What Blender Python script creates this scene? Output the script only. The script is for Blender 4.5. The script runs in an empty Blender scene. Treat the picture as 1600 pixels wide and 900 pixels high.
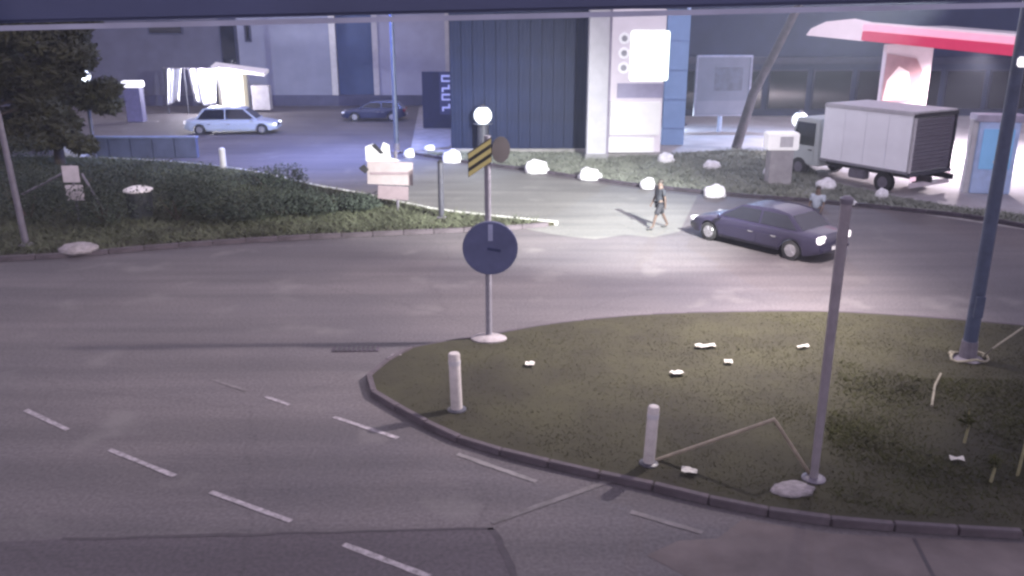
import bpy, bmesh, math, random
from mathutils import Vector, Matrix, noise as mnoise
random.seed(7)
R = math.radians
scene = bpy.context.scene
col = scene.collection

# ------------------------------------------------------------------ camera
FPX, PITCH, CAMH = 1350.0, R(17.7), 7.7
cam_d = bpy.data.cameras.new("camera")
cam = bpy.data.objects.new("camera", cam_d)
col.objects.link(cam)
cam.location = (0, 0, CAMH)
cam.rotation_euler = (math.pi / 2 - PITCH, 0, 0)
cam_d.sensor_width = 36.0
cam_d.lens = 36.0 * FPX / 1600.0
cam_d.clip_start = 0.05
cam_d.clip_end = 3000
scene.camera = cam
# ------------------------------------------------------------------ sky, moonlight, exposure
world = bpy.data.worlds.new("World")
scene.world = world
world.use_nodes = True
wn = world.node_tree.nodes
sky = wn.new("ShaderNodeTexSky")
sky.sky_type = 'NISHITA'
sky.sun_disc = False
sky.sun_elevation = R(3)
sky.sun_rotation = R(-25)
bg = wn["Background"]
bg.inputs[1].default_value = 0.086
# the town's lilac skyglow over the whole dusk sky, evenly
hs = wn.new("ShaderNodeHueSaturation"); hs.inputs["Saturation"].default_value = 0.35
mx = wn.new("ShaderNodeMix"); mx.data_type = 'RGBA'; mx.inputs[0].default_value = 0.8
mx.inputs[7].default_value = (0.87, 0.73, 0.98, 1)
world.node_tree.links.new(sky.outputs[0], hs.inputs["Color"])
world.node_tree.links.new(hs.outputs[0], mx.inputs[6])
world.node_tree.links.new(mx.outputs[2], bg.inputs[0])
sun_d = bpy.data.lights.new("sun", 'SUN')
sun_d.energy = 0.02
sun_d.angle = R(12)
sun_d.color = (1.0, 0.86, 0.9)
sun = bpy.data.objects.new("sun", sun_d)
col.objects.link(sun)
sun.rotation_euler = (R(55), 0, R(25))
scene.view_settings.view_transform = 'Standard'
scene.view_settings.look = 'None'
scene.view_settings.exposure = 3.55
scene.view_settings.gamma = 1.0
scene.render.engine = 'CYCLES'
scene.cycles.use_denoising = True
scene.cycles.pixel_filter_type = 'BLACKMAN_HARRIS'
scene.cycles.filter_width = 2.6
scene.cycles.max_bounces = 5
scene.cycles.sample_clamp_indirect = 4.0
# lamp powers (W) and colours, used by the lamp builders below
LAMP = dict(verge=(7800, (0.97, 1.0, 0.93)), blue=(2100, (0.24, 0.34, 1.0)), island=(2300, (1.0, 0.88, 0.86)),  # verge drives the added flood head
            crook=(900, (0.42, 0.6, 1.0)), canopy=(1600, (1.0, 0.86, 0.9)), globe=2.5)

# ------------------------------------------------------------------ survey helpers (photo row/column -> place on the ground)
CP, SP = math.cos(PITCH), math.sin(PITCH)
def G(px, py, z=0.0):
    u = (px - 800) / FPX; v = (450 - py) / FPX
    d = (u, CP + v * SP, -SP + v * CP)
    t = (z - CAMH) / d[2]
    return Vector((d[0] * t, d[1] * t, z))
def zat(p, py):
    t = (450 - py) / FPX
    return CAMH + p[1] * (t * CP - SP) / (CP + t * SP)
def depth(p, z=0.0):
    return p[1] * CP - (z - CAMH) * SP
def mpp(p, z=0.0):                                   # metres per photo pixel at a place
    return depth(p, z) / FPX
def XY(px, py, Y):                                   # point on the upright plane y = Y
    z = zat((0, Y), py)
    return Vector(((px - 800) / FPX * depth((0, Y), z), Y, z))

# ------------------------------------------------------------------ materials
_m = {}
def mat(name, c, rough=0.6, var=0.18, scale=3.0, bump=0.0, metal=0.0, emit=None, spec=0.4, coat=0.0, c2=None, detail=6):
    if name in _m: return _m[name]
    m = bpy.data.materials.new(name); m.use_nodes = True
    nt = m.node_tree; b = nt.nodes["Principled BSDF"]
    tc = nt.nodes.new("ShaderNodeTexCoord")
    nz = nt.nodes.new("ShaderNodeTexNoise")
    nz.inputs["Scale"].default_value = scale; nz.inputs["Detail"].default_value = detail
    nz.inputs["Roughness"].default_value = 0.62
    nt.links.new(tc.outputs["Object"], nz.inputs["Vector"])
    rp = nt.nodes.new("ShaderNodeValToRGB")
    e = rp.color_ramp.elements
    e[0].position, e[1].position = 0.3, 0.7
    lo = [max(0, x * (1 - var)) for x in c]
    hi = [min(1, x * (1 + var)) for x in (c2 or c)]
    e[0].color = (*lo, 1); e[1].color = (*hi, 1)
    nt.links.new(nz.outputs["Fac"], rp.inputs["Fac"])
    nt.links.new(rp.outputs["Color"], b.inputs["Base Color"])
    b.inputs["Roughness"].default_value = rough
    b.inputs["Metallic"].default_value = metal
    b.inputs["Specular IOR Level"].default_value = spec
    b.inputs["Coat Weight"].default_value = coat
    if bump:
        bp = nt.nodes.new("ShaderNodeBump"); bp.inputs["Strength"].default_value = bump
        bp.inputs["Distance"].default_value = 0.02
        n2 = nt.nodes.new("ShaderNodeTexNoise"); n2.inputs["Scale"].default_value = scale * 9
        n2.inputs["Detail"].default_value = 4
        nt.links.new(tc.outputs["Object"], n2.inputs["Vector"])
        nt.links.new(n2.outputs["Fac"], bp.inputs["Height"])
        nt.links.new(bp.outputs["Normal"], b.inputs["Normal"])
    if emit:
        b.inputs["Emission Color"].default_value = (*emit[:3], 1)
        b.inputs["Emission Strength"].default_value = emit[3] * 0.07
    _m[name] = m
    return m

def asphalt(name, base, warm, light):
    m = bpy.data.materials.new(name); m.use_nodes = True
    nt = m.node_tree; N = nt.nodes.new; L = nt.links.new
    b = nt.nodes["Principled BSDF"]
    tc = N("ShaderNodeTexCoord")
    def nz(scale, detail=5, vec=None):
        n = N("ShaderNodeTexNoise"); n.inputs["Scale"].default_value = scale
        n.inputs["Detail"].default_value = detail
        L(vec or tc.outputs["Object"], n.inputs["Vector"]); return n.outputs["Fac"]
    def ramp(f, a, c, ca, cc):
        r = N("ShaderNodeValToRGB"); e = r.color_ramp.elements
        e[0].position, e[1].position = a, c; e[0].color = (*ca, 1); e[1].color = (*cc, 1)
        L(f, r.inputs["Fac"]); return r.outputs["Color"]
    def mix(f, a, c, mode='MIX'):
        x = N("ShaderNodeMix"); x.data_type = 'RGBA'; x.blend_type = mode
        if hasattr(f, "is_linked"): L(f, x.inputs[0])
        else: x.inputs[0].default_value = f
        L(a, x.inputs[6]); L(c, x.inputs[7]); return x.outputs[2]
    big = ramp(nz(0.16, 4), 0.38, 0.66, base, warm)
    streak = N("ShaderNodeMapping"); L(tc.outputs["Object"], streak.inputs["Vector"])
    streak.inputs["Scale"].default_value = (0.10, 1.3, 1)
    st = ramp(nz(1.0, 6, streak.outputs["Vector"]), 0.35, 0.7, (0.84, 0.84, 0.86), (1.18, 1.17, 1.18))
    c = mix(1.0, big, st, 'MULTIPLY')
    fine = ramp(nz(15, 5), 0.3, 0.72, (0.74, 0.74, 0.74), (1.26, 1.26, 1.26))
    c = mix(1.0, c, fine, 'MULTIPLY')
    patches = ramp(nz(0.55, 3), 0.60, 0.72, (0, 0, 0), (1, 1, 1))
    lightc = N("ShaderNodeRGB"); lightc.outputs[0].default_value = (*light, 1)
    c = mix(patches, c, mix(0.55, c, lightc.outputs[0]))
    vor = N("ShaderNodeTexVoronoi"); vor.feature = 'DISTANCE_TO_EDGE'; vor.inputs["Scale"].default_value = 0.23
    wob = N("ShaderNodeTexNoise"); wob.inputs["Scale"].default_value = 1.4; wob.inputs["Detail"].default_value = 5
    L(tc.outputs["Object"], wob.inputs["Vector"])
    ad = N("ShaderNodeMix"); ad.data_type = 'VECTOR'; ad.inputs[0].default_value = 0.35
    L(tc.outputs["Object"], ad.inputs[4]); L(wob.outputs["Color"], ad.inputs[5])
    L(ad.outputs[1], vor.inputs["Vector"])
    cr = ramp(vor.outputs["Distance"], 0.0, 0.006, (0.5, 0.5, 0.5), (1, 1, 1))
    c = mix(0.25, c, cr, 'MULTIPLY')
    L(c, b.inputs["Base Color"])
    b.inputs["Roughness"].default_value = 0.72
    b.inputs["Specular IOR Level"].default_value = 0.35
    bp = N("ShaderNodeBump"); bp.inputs["Strength"].default_value = 0.35; bp.inputs["Distance"].default_value = 0.01
    L(nz(55, 3), bp.inputs["Height"]); L(bp.outputs["Normal"], b.inputs["Normal"])
    return m

M_ROAD = asphalt("asphalt", (0.074, 0.067, 0.075), (0.100, 0.089, 0.093), (0.14, 0.13, 0.132))
M_PATCH = asphalt("asphalt_patch", (0.057, 0.049, 0.059), (0.072, 0.062, 0.072), (0.08, 0.072, 0.08))
M_SIDE_POOL = asphalt("light_pool_asphalt", (0.115, 0.114, 0.11), (0.145, 0.145, 0.139), (0.19, 0.188, 0.18))  # paler than the road asphalt, standing in for a pool of light
M_CONC = mat("concrete", (0.24, 0.23, 0.235), 0.85, 0.25, 1.2, 0.4)
M_APRON = mat("apron_concrete", (0.098, 0.082, 0.084), 0.85, 0.3, 0.9, 0.3)
M_KERB = mat("kerb_concrete", (0.075, 0.062, 0.074), 0.85, 0.35, 2.2, 0.5)
M_DARKKERB = mat("painted_dark_kerb", (0.05, 0.04, 0.055), 0.8, 0.4, 3.0, 0.4)
M_SOIL = mat("island_soil", (0.023, 0.0205, 0.013), 0.95, 0.3, 0.5, 0.5, c2=(0.026, 0.025, 0.012))
M_GRASS = mat("grass_blades", (0.030, 0.029, 0.0155), 0.85, 0.3, 0.35, 0, c2=(0.034, 0.034, 0.014), spec=0.15)
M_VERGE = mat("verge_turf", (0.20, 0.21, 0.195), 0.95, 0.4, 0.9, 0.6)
M_PAINT = mat("road_paint", (0.24, 0.22, 0.24), 0.75, 0.55, 9, 0.2)
M_FAINT = mat("worn_road_paint", (0.115, 0.105, 0.11), 0.75, 0.45, 3, 0.2)
M_WHITE = mat("white_paint", (0.52, 0.52, 0.54), 0.55, 0.10, 4, 0.1)
M_OFFW = mat("offwhite_paint", (0.42, 0.41, 0.44), 0.55, 0.12, 3, 0.1)
M_STONE = mat("whitewashed_stone", (0.64, 0.64, 0.68), 0.85, 0.22, 3, 0.8, c2=(.70, .70, .74))
M_METAL = mat("grey_pole_paint", (0.12, 0.11, 0.14), 0.45, 0.2, 6, 0.1)
M_DKMETAL = mat("dark_pole_paint", (0.045, 0.045, 0.06), 0.45, 0.25, 6, 0.1)
M_BLUEMETAL = mat("blue_grey_pole", (0.055, 0.068, 0.115), 0.4, 0.2, 5, 0.1)
M_PALEBLUE = mat("pale_blue_paint", (0.42, 0.54, 0.78), 0.5, 0.12, 3)
M_RUB = mat("rubber", (0.018, 0.018, 0.02), 0.85, 0.2, 6)
M_GLASS = mat("dark_window_glass", (0.012, 0.013, 0.02), 0.06, 0.1, 2, spec=0.6)
M_CHROME = mat("bright_metal", (0.55, 0.55, 0.58), 0.25, 0.1, 5, metal=0.9)
M_BLACK = mat("black_plastic", (0.02, 0.02, 0.024), 0.5, 0.2, 6)
M_WALL = mat("left_wall_render", (0.19, 0.20, 0.28), 0.85, 0.12, 0.6, 0.2)
M_DBLUE = mat("dark_blue_sheet", (0.006, 0.012, 0.05), 0.5, 0.25, 0.7, 0.1, spec=0.2)
M_BLUEPANEL = mat("blue_cladding", (0.05, 0.075, 0.16), 0.5, 0.12, 0.7)
M_LAMPHEAD = mat("lamp_lens", (0.8, 0.8, 0.8), 0.4, 0.02, 2, emit=(1, 0.97, 0.95, 14.0))
M_GLOBE = mat("opal_globe", (0.8, 0.8, 0.8), 0.3, 0.02, 2, emit=(0.82, 0.9, 1.0, 2.2))
M_BARK = mat("bark", (0.07, 0.055, 0.045), 0.95, 0.4, 5, 0.9)
def leafmat(n, a, b): return mat(n, a, 0.85, 0.3, 1.1, 0, c2=b, spec=0.1)
M_LEAF = leafmat("dark_leaves", (0.034, 0.033, 0.021), (0.046, 0.046, 0.027))
M_LEAF2 = leafmat("hedge_leaves", (0.034, 0.041, 0.036), (0.044, 0.055, 0.045))
M_SIGNBLUE = mat("sign_blue", (0.075, 0.085, 0.17), 0.45, 0.12, 3)

# ------------------------------------------------------------------ mesh helpers
class MB:
    def __init__(s): s.v = []; s.f = []
    def add(s, vs, fs):
        o = len(s.v); s.v += [tuple(v) for v in vs]; s.f += [tuple(i + o for i in f) for f in fs]; return s
    def box(s, c, d, rz=0.0, rx=0.0, ry=0.0):
        m = Matrix.Rotation(rz, 3, 'Z') @ Matrix.Rotation(ry, 3, 'Y') @ Matrix.Rotation(rx, 3, 'X')
        vs = [Vector(c) + m @ Vector((x * d[0] / 2, y * d[1] / 2, z * d[2] / 2)) for x in (-1, 1) for y in (-1, 1) for z in (-1, 1)]
        return s.add(vs, [(0, 1, 3, 2), (4, 6, 7, 5), (0, 4, 5, 1), (2, 3, 7, 6), (0, 2, 6, 4), (1, 5, 7, 3)])
    def tube(s, pts, rs, n=10, cap=True):
        pts = [Vector(p) for p in pts]
        if not isinstance(rs, (list, tuple)): rs = [rs] * len(pts)
        vs = []; fs = []
        for i, p in enumerate(pts):
            t = (pts[min(i + 1, len(pts) - 1)] - pts[max(i - 1, 0)]).normalized()
            a = t.cross(Vector((0, 0, 1)) if abs(t.z) < 0.9 else Vector((0, 1, 0))).normalized(); b = t.cross(a)
            for k in range(n):
                an = 2 * math.pi * k / n
                vs.append(p + (a * math.cos(an) + b * math.sin(an)) * rs[i])
        for i in range(len(pts) - 1):
            for k in range(n):
                fs.append((i * n + k, i * n + (k + 1) % n, (i + 1) * n + (k + 1) % n, (i + 1) * n + k))
        if cap:
            fs.append(tuple(range(n))[::-1]); fs.append(tuple((len(pts) - 1) * n + k for k in range(n)))
        return s.add(vs, fs)
    def lathe(s, prof, c=(0, 0, 0), n=20):
        vs = []; fs = []
        for r, z in prof:
            for k in range(n):
                a = 2 * math.pi * k / n; vs.append((c[0] + r * math.cos(a), c[1] + r * math.sin(a), c[2] + z))
        for i in range(len(prof) - 1):
            for k in range(n):
                fs.append((i * n + k, i * n + (k + 1) % n, (i + 1) * n + (k + 1) % n, (i + 1) * n + k))
        fs.append(tuple(range(n))[::-1]); fs.append(tuple((len(prof) - 1) * n + k for k in range(n)))
        return s.add(vs, fs)
    def prism(s, pts, z0, z1):
        n = len(pts)
        vs = [(p[0], p[1], z0) for p in pts] + [(p[0], p[1], z1) for p in pts]
        fs = [tuple(range(n))[::-1], tuple(range(n, 2 * n))] + [(k, (k + 1) % n, n + (k + 1) % n, n + k) for k in range(n)]
        return s.add(vs, fs)
    def slab(s, quad, off):                       # a quad given thickness along vector off
        off = Vector(off); q = [Vector(p) for p in quad]; n = len(q)
        vs = q + [p + off for p in q]
        return s.add(vs, [tuple(range(n))[::-1], tuple(range(n, 2 * n))] + [(k, (k + 1) % n, n + (k + 1) % n, n + k) for k in range(n)])
    def sphere(s, c, r, nu=14, nv=9):
        rr = r if isinstance(r, (list, tuple)) else (r, r, r)
        vs = []; fs = []
        for i in range(nv + 1):
            th = math.pi * i / nv
            for k in range(nu):
                ph = 2 * math.pi * k / nu
                vs.append((c[0] + rr[0] * math.sin(th) * math.cos(ph), c[1] + rr[1] * math.sin(th) * math.sin(ph), c[2] - rr[2] * math.cos(th)))
        for i in range(nv):
            for k in range(nu):
                fs.append((i * nu + k, i * nu + (k + 1) % nu, (i + 1) * nu + (k + 1) % nu, (i + 1) * nu + k))
        return s.add(vs, fs)
    def build(s, name, m, parent=None, loc=(0, 0, 0), smooth=False, bevel=0.0, fix=True):
        me = bpy.data.meshes.new(name); me.from_pydata(s.v, [], s.f); me.update()
        if fix or bevel:
            bm = bmesh.new(); bm.from_mesh(me)
            bmesh.ops.remove_doubles(bm, verts=bm.verts, dist=1e-5)
            if bevel:
                bmesh.ops.bevel(bm, geom=[e for e in bm.edges if len(e.link_faces) == 2 and e.calc_face_angle(0) > 0.5],
                                offset=bevel, segments=2, affect='EDGES', clamp_overlap=True)
            bmesh.ops.recalc_face_normals(bm, faces=bm.faces)
            bm.to_mesh(me); bm.free()
        if smooth:
            for p in me.polygons: p.use_smooth = True
            try: me.set_sharp_from_angle(angle=R(38))
            except Exception: pass
        me.materials.append(m)
        o = bpy.data.objects.new(name, me); col.objects.link(o)
        o.location = loc
        if parent: o.parent = parent
        return o
def tag(o, label=None, cat=None, group=None, kind=None):
    if label: o['label'] = label
    if cat: o['category'] = cat
    if group: o['group'] = group
    if kind: o['kind'] = kind
    return o
def thing(name, label, cat, loc=(0, 0, 0), rz=0.0, group=None):
    o = bpy.data.objects.new(name, None); col.objects.link(o); o.empty_display_size = 0.2
    o.location = loc; o.rotation_euler = (0, 0, rz)
    return tag(o, label, cat, group)
def struct(name, mb, m, **k): return tag(mb.build(name, m, **k), kind='structure')
def dup(o, parent=None, loc=None, rz=None):
    c = o.copy(); col.objects.link(c)
    if parent: c.parent = parent
    if loc is not None: c.location = loc
    if rz is not None: c.rotation_euler = (0, 0, rz)
    for ch in list(o.children): dup(ch, c)
    return c
def spot(name, parent, loc, target, watts, color, size=140, radius=0.15, blend=0.9):
    d = bpy.data.lights.new(name, 'SPOT'); d.energy = watts; d.color = color
    d.spot_size = R(size); d.spot_blend = blend; d.shadow_soft_size = radius
    o = bpy.data.objects.new(name, d); col.objects.link(o)
    if parent: o.parent = parent
    o.location = loc
    o.rotation_euler = (Vector(target) - Vector(loc)).to_track_quat('-Z', 'Y').to_euler()
    return o
def smooth_line(pts, step=0.4):                    # Catmull-Rom through ground points
    P = [Vector((p[0], p[1], 0)) for p in pts]; out = []
    for i in range(len(P) - 1):
        a, b, c, d = P[max(i - 1, 0)], P[i], P[i + 1], P[min(i + 2, len(P) - 1)]
        n = max(2, int((c - b).length / step))
        for k in range(n):
            t = k / n
            out.append(0.5 * ((2 * b) + (c - a) * t + (2 * a - 5 * b + 4 * c - d) * t * t + (3 * b - a - 3 * c + d) * t ** 3))
    out.append(P[-1]); return out
def walk(line, step):                              # points at even spacing along a polyline
    out = [line[0].copy()]; need = step
    for a, b in zip(line, line[1:]):
        L = (b - a).length; pos = 0.0
        while L - pos >= need:
            pos += need; out.append(a.lerp(b, pos / L)); need = step
        need -= (L - pos)
    return out

# ------------------------------------------------------------------ the ground, roads and raised areas
struct('ground', MB().add([(-900, -300, -0.02), (900, -300, -0.02), (900, 1500, -0.02), (-900, 1500, -0.02)], [(0, 1, 2, 3)]), M_CONC, fix=False)
def sheet(name, pts, z, m):
    mb = MB(); mb.add([(p[0], p[1], z) for p in pts], [tuple(range(len(pts)))])
    return struct(name, mb, m)
sheet('road', [(-120, -6), (60, -6), (60, 37), G(1640, 365), G(1400, 328), G(1150, 306), G(1000, 291), G(800, 263), G(640, 240), (-8, 75.8), (-120, 75.8)], 0.0, M_ROAD)
# side-road surface, with a pool of light painted in as paler asphalt
sheet('side_road_light_pool', [G(560, 262), G(640, 247), G(800, 268), G(1000, 296), G(1090, 306), G(1062, 362), G(1020, 371), G(975, 367), G(930, 374), G(890, 370), G(862, 366), G(730, 340), G(640, 318)], 0.004, M_SIDE_POOL)
sheet('asphalt_patch', [G(-60, 850), G(100, 842), G(770, 826), G(806, 905), (-1, 8), (-12, 8)], 0.004, M_PATCH)
sheet('concrete_apron', [G(1010, 868), G(1060, 845), G(1120, 842), G(1160, 812), G(1300, 834), G(1620, 850), (14, 8), G(1080, 905)], 0.004, M_APRON)
pj = MB()
for a, b, w in (((96, 842), (430, 834), .05), ((430, 834), (772, 826), .035), ((768, 825), (808, 908), .07)):
    A, B = G(*a), G(*b); d = (B - A).normalized(); n = Vector((-d.y, d.x, 0)) * w; P = []
    for q in range(9):
        c = A.lerp(B, q / 8) + n * random.uniform(-.5, .5); P += [c - n * random.uniform(.5, 1), c + n * random.uniform(.5, 1)]
    pj.add([(p.x, p.y, .008) for p in P], [(2 * q, 2 * q + 1, 2 * q + 3, 2 * q + 2) for q in range(8)])
struct('patch_seam', pj, mat('bitumen_seam', (.035, .028, .036), .6, .3, 5))
seam = MB()
for a, b in (((1428, 842), (1464, 912)),):
    A, B = G(*a), G(*b); d = (B - A).normalized(); n = Vector((-d.y, d.x, 0)) * 0.03
    seam.add([A - n, A + n, B + n, B - n], [(0, 1, 2, 3)])
sj = struct('apron_joint', seam, mat('bitumen_seam', (.035, .028, .036), .6, .3, 5)); sj.location.z = 0.008
# island
ISL_NEAR = [G(*p) for p in ((640, 548), (592, 574), (566, 602), (584, 624), (640, 656), (720, 696), (880, 738), (1000, 764), (1150, 800), (1300, 824), (1460, 836), (1640, 846))]
ISL_FAR = [G(*p) for p in ((640, 548), (700, 536), (760, 528), (860, 510), (1000, 496), (1150, 491), (1300, 491), (1450, 500), (1640, 516))]
near, far = smooth_line(ISL_NEAR), smooth_line(ISL_FAR)
ISL_POLY = [p for p in near] + [p for p in far[::-1][:-1]]
def inset(poly, d):                               # move each corner inwards (poly counter-clockwise or not)
    n = len(poly); area = sum(poly[i].x * poly[(i + 1) % n].y - poly[(i + 1) % n].x * poly[i].y for i in range(n))
    sg = 1 if area > 0 else -1; out = []
    for i in range(n):
        t = (poly[(i + 1) % n] - poly[i - 1]); t = t.normalized() if t.length > 1e-6 else Vector((1, 0, 0))
        out.append(poly[i] + Vector((-t.y, t.x, 0)) * sg * d)
    return out
ISL_IN = inset(ISL_POLY, 0.12)
struct('island_ground', MB().prism(ISL_IN, 0.0, 0.11), M_SOIL)
def kerb(name, label, line, w, h, m, step=0.95, side=1, gap=0.02):
    """row of separate kerb stones along a line; the stones are parts of one kerb"""
    pts = walk(line, step)
    k = thing(name, label, 'kerb', (pts[0].x, pts[0].y, 0))
    for i, (a, b) in enumerate(zip(pts, pts[1:])):
        d = b - a; L = d.length; d.normalize(); n = Vector((-d.y, d.x, 0)) * side
        c = (a + b) / 2 + n * w / 2 - pts[0]
        hh = h + random.uniform(-.008, .008)
        s = MB().box((0, 0, hh / 2), (L - gap, w + random.uniform(-.01, .01), hh))
        o = s.build('kerb_stone', m, k, (c.x, c.y, 0), bevel=0.015)
        o.rotation_euler.z = math.atan2(d.y, d.x) + random.uniform(-.012, .012)
    return k
kerb('island_kerb', 'curved concrete kerb around the near edge of the grass island', near, 0.14, 0.14, M_KERB, 0.95, 1)
kerb('island_kerb', 'low kerb along the far edge of the grass island', far, 0.12, 0.10, M_DARKKERB, 0.95, -1)
# left median
MED_LOW = [G(*p) for p in ((-120, 415), (0, 409), (120, 402), (250, 390), (420, 378), (600, 369), (760, 362), (850, 356), (872, 351))]
MED_HI = [G(*p) for p in ((872, 351), (800, 344), (690, 332), (640, 322), (560, 304), (500, 294), (380, 268), (250, 254), (100, 248), (-140, 246))]
med_low, med_hi = smooth_line(MED_LOW, 0.6), smooth_line(MED_HI, 0.8)
MED = med_low + med_hi[1:]
struct('median_ground', MB().prism(inset(MED, 0.14), 0.0, 0.11), M_SOIL)
kerb('median_kerb', 'pale kerb along the near side of the planted median on the left', med_low, 0.18, 0.16, M_KERB, 1.1, 1)
kerb('median_kerb', 'kerb along the far side of the planted median', med_hi, 0.16, 0.15, mat('pale_kerb', (0.5, 0.5, 0.48), 0.85, 0.25, 2, 0.3), 1.4, 1)
# verge by the far side of the road
VER_LOW = [G(*p) for p in ((640, 241), (720, 254), (800, 264), (900, 278), (1000, 292), (1150, 307), (1290, 318), (1400, 329), (1520, 342), (1650, 366))]
VER_HI = [G(*p) for p in ((1650, 345), (1500, 326), (1400, 310), (1290, 285), (1250, 242), (1150, 236), (1030, 243), (930, 250), (915, 241), (800, 240), (700, 240.5))]
ver_low = smooth_line(VER_LOW, 0.8)
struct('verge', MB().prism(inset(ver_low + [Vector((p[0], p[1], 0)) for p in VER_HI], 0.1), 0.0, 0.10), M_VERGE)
kerb('verge_kerb', 'dark kerb along the far roadside below the white stones', ver_low, 0.16, 0.14, M_DARKKERB, 1.3, 1)
sheet('forecourt', [G(932, 249), G(1030, 242), G(1150, 235), G(1250, 241), G(1290, 284), G(1400, 309), G(1500, 325), G(1650, 344), (60, 40), (60, 70), (8, 70), (5, 50)], 0.006, mat('forecourt_concrete', (0.30, 0.29, 0.31), 0.7, 0.2, 0.5, 0.2))

# painted lane dashes
def dash(a, b, w, m, z=0.009):
    A, B = G(*a), G(*b); d = (B - A).normalized(); n = Vector((-d.y, d.x, 0)) * w / 2
    mb = MB(); k = 6; vs = []
    for i in range(k + 1):
        c = A.lerp(B, i / k); j = random.uniform(.85, 1.1)
        vs += [c - n * j, c + n * j]
    mb.add([(v.x, v.y, z) for v in vs], [(2 * i, 2 * i + 1, 2 * i + 3, 2 * i + 2) for i in range(k)])
    return struct('lane_marking', mb, m)
for a, b in (((40, 641), (106, 672)), ((171, 703), (273, 744)), ((329, 769), (455, 815)), ((537, 851), (672, 902)), ((-60, 596), (-22, 613))):
    dash(a, b, 0.11, M_PAINT)
for a, b in (((415, 620), (452, 633)), ((522, 652), (622, 685))): dash(a, b, 0.10, M_PAINT)
dash((715, 710), (838, 753), 0.11, mat('half_worn_paint', (0.17, 0.16, 0.165), 0.75, 0.4, 3, 0.2))
for a, b in (((985, 800), (1098, 833)), ((768, 817), (975, 744)), ((335, 594), (385, 611))): dash(a, b, 0.11, M_FAINT)

# ------------------------------------------------------------------ grass, leaves
def inside(p, poly):
    c = False; n = len(poly); x, y = p; j = n - 1
    for i in range(n):
        a, b = poly[i], poly[j]
        if (a.y > y) != (b.y > y) and x < (b.x - a.x) * (y - a.y) / (b.y - a.y + 1e-12) + a.x: c = not c
        j = i
    return c
def blades(name, poly, n, h0, h1, z, m, w=0.018, dens=None):
    xs = [p.x for p in poly]; ys = [p.y for p in poly]; v = []; f = []; k = 0; tries = 0
    while k < n and tries < n * 6:
        tries += 1
        x = random.uniform(min(xs), min(max(xs), 24)); y = random.uniform(min(ys), max(ys))
        if not inside((x, y), poly): continue
        q = mnoise.noise(Vector((x * .55, y * .55, 3))) * .5 + .5
        if dens and random.random() > dens(x, y, q): continue
        h = random.uniform(h0, h1) * (0.55 + .9 * q); a = random.uniform(0, 6.283)
        dx, dy = math.cos(a) * w, math.sin(a) * w; l = h * random.uniform(.9, 2.4); b = random.uniform(0, 6.283)
        o = len(v); v += [(x - dx, y - dy, z), (x + dx, y + dy, z), (x + math.cos(b) * l, y + math.sin(b) * l, z + h)]
        f.append((o, o + 1, o + 2)); k += 1
    mb = MB(); mb.v, mb.f = v, f
    return tag(mb.build(name, m, fix=False), kind='stuff')
isl_grass = inset(ISL_POLY, 0.26)
blades('grass', isl_grass, 30000, 0.012, 0.03, 0.108, M_GRASS, 0.012,
       lambda x, y, q: (0.25 + 0.75 * min(1, max(0, (x + 2) / 8))) * (0.25 + q * .9))
M_TALL = mat('tall_grass_blades', (0.034, 0.035, 0.015), 0.85, 0.3, 0.5, c2=(0.040, 0.043, 0.016), spec=0.15)
tall_poly = [G(*p) for p in ((1310, 570), (1450, 600), (1640, 600), (1640, 828), (1420, 815), (1300, 790), (1290, 680))]
blades('tall_grass', tall_poly, 9000, 0.03, 0.07, 0.108, M_TALL, 0.012, lambda x, y, q: max(0, q - .25) * 1.2)
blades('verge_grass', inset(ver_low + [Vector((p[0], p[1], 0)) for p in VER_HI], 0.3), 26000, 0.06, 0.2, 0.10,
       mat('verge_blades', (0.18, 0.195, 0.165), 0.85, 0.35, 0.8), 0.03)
blades('median_grass', inset(MED, 0.3), 40000, 0.08, 0.28, 0.108, mat('median_blades', (0.07, 0.078, 0.05), 0.85, 0.45, 0.6), 0.025)

def leaves(mb, c, r, n, size, shell=0.55):
    for _ in range(n):
        while True:
            d = Vector((random.gauss(0, 1), random.gauss(0, 1), random.gauss(0, 1)))
            if d.length > 1e-3: break
        d.normalize(); q = random.uniform(shell, 1.0) ** 0.7 * (1 + .25 * mnoise.noise(d * 2.3 + Vector(c)))
        p = Vector(c) + Vector((d.x * r[0], d.y * r[1], d.z * r[2])) * q
        a = Vector((random.gauss(0, 1), random.gauss(0, 1), random.gauss(0, .6))).normalized()
        b = a.cross((d + Vector((0, 0, .4)))).normalized()
        s = size * random.uniform(.6, 1.3)
        nn = a.cross(b) * s * .25
        mb.add([p - a * s, p - b * s * .45 + nn, p + a * s, p + b * s * .45 + nn], [(0, 1, 2), (0, 2, 3)])
def shrub(px, py, w, h, label, name='shrub', m=None, group='shrubs planted on the median', n=700):
    b = G(px, py); t = thing(name, label, 'shrub', (b.x, b.y, 0.1), 0, group)
    f = MB()
    for k in range(5):
        a = random.uniform(0, 6.28); rr = w * .28
        leaves(f, (math.cos(a) * rr, math.sin(a) * rr, h * random.uniform(.42, .62)), (w * .38, w * .38, h * .42), n // 2, 0.065)
    f.build('foliage', m or M_LEAF2, t, fix=False)
    s = MB()
    for k in range(4):
        a = random.uniform(0, 6.28); s.tube([(0, 0, 0), (math.cos(a) * w * .2, math.sin(a) * w * .2, h * .55)], [.03, .012], 6)
    s.build('stem', M_BARK, t)
    return t
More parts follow.
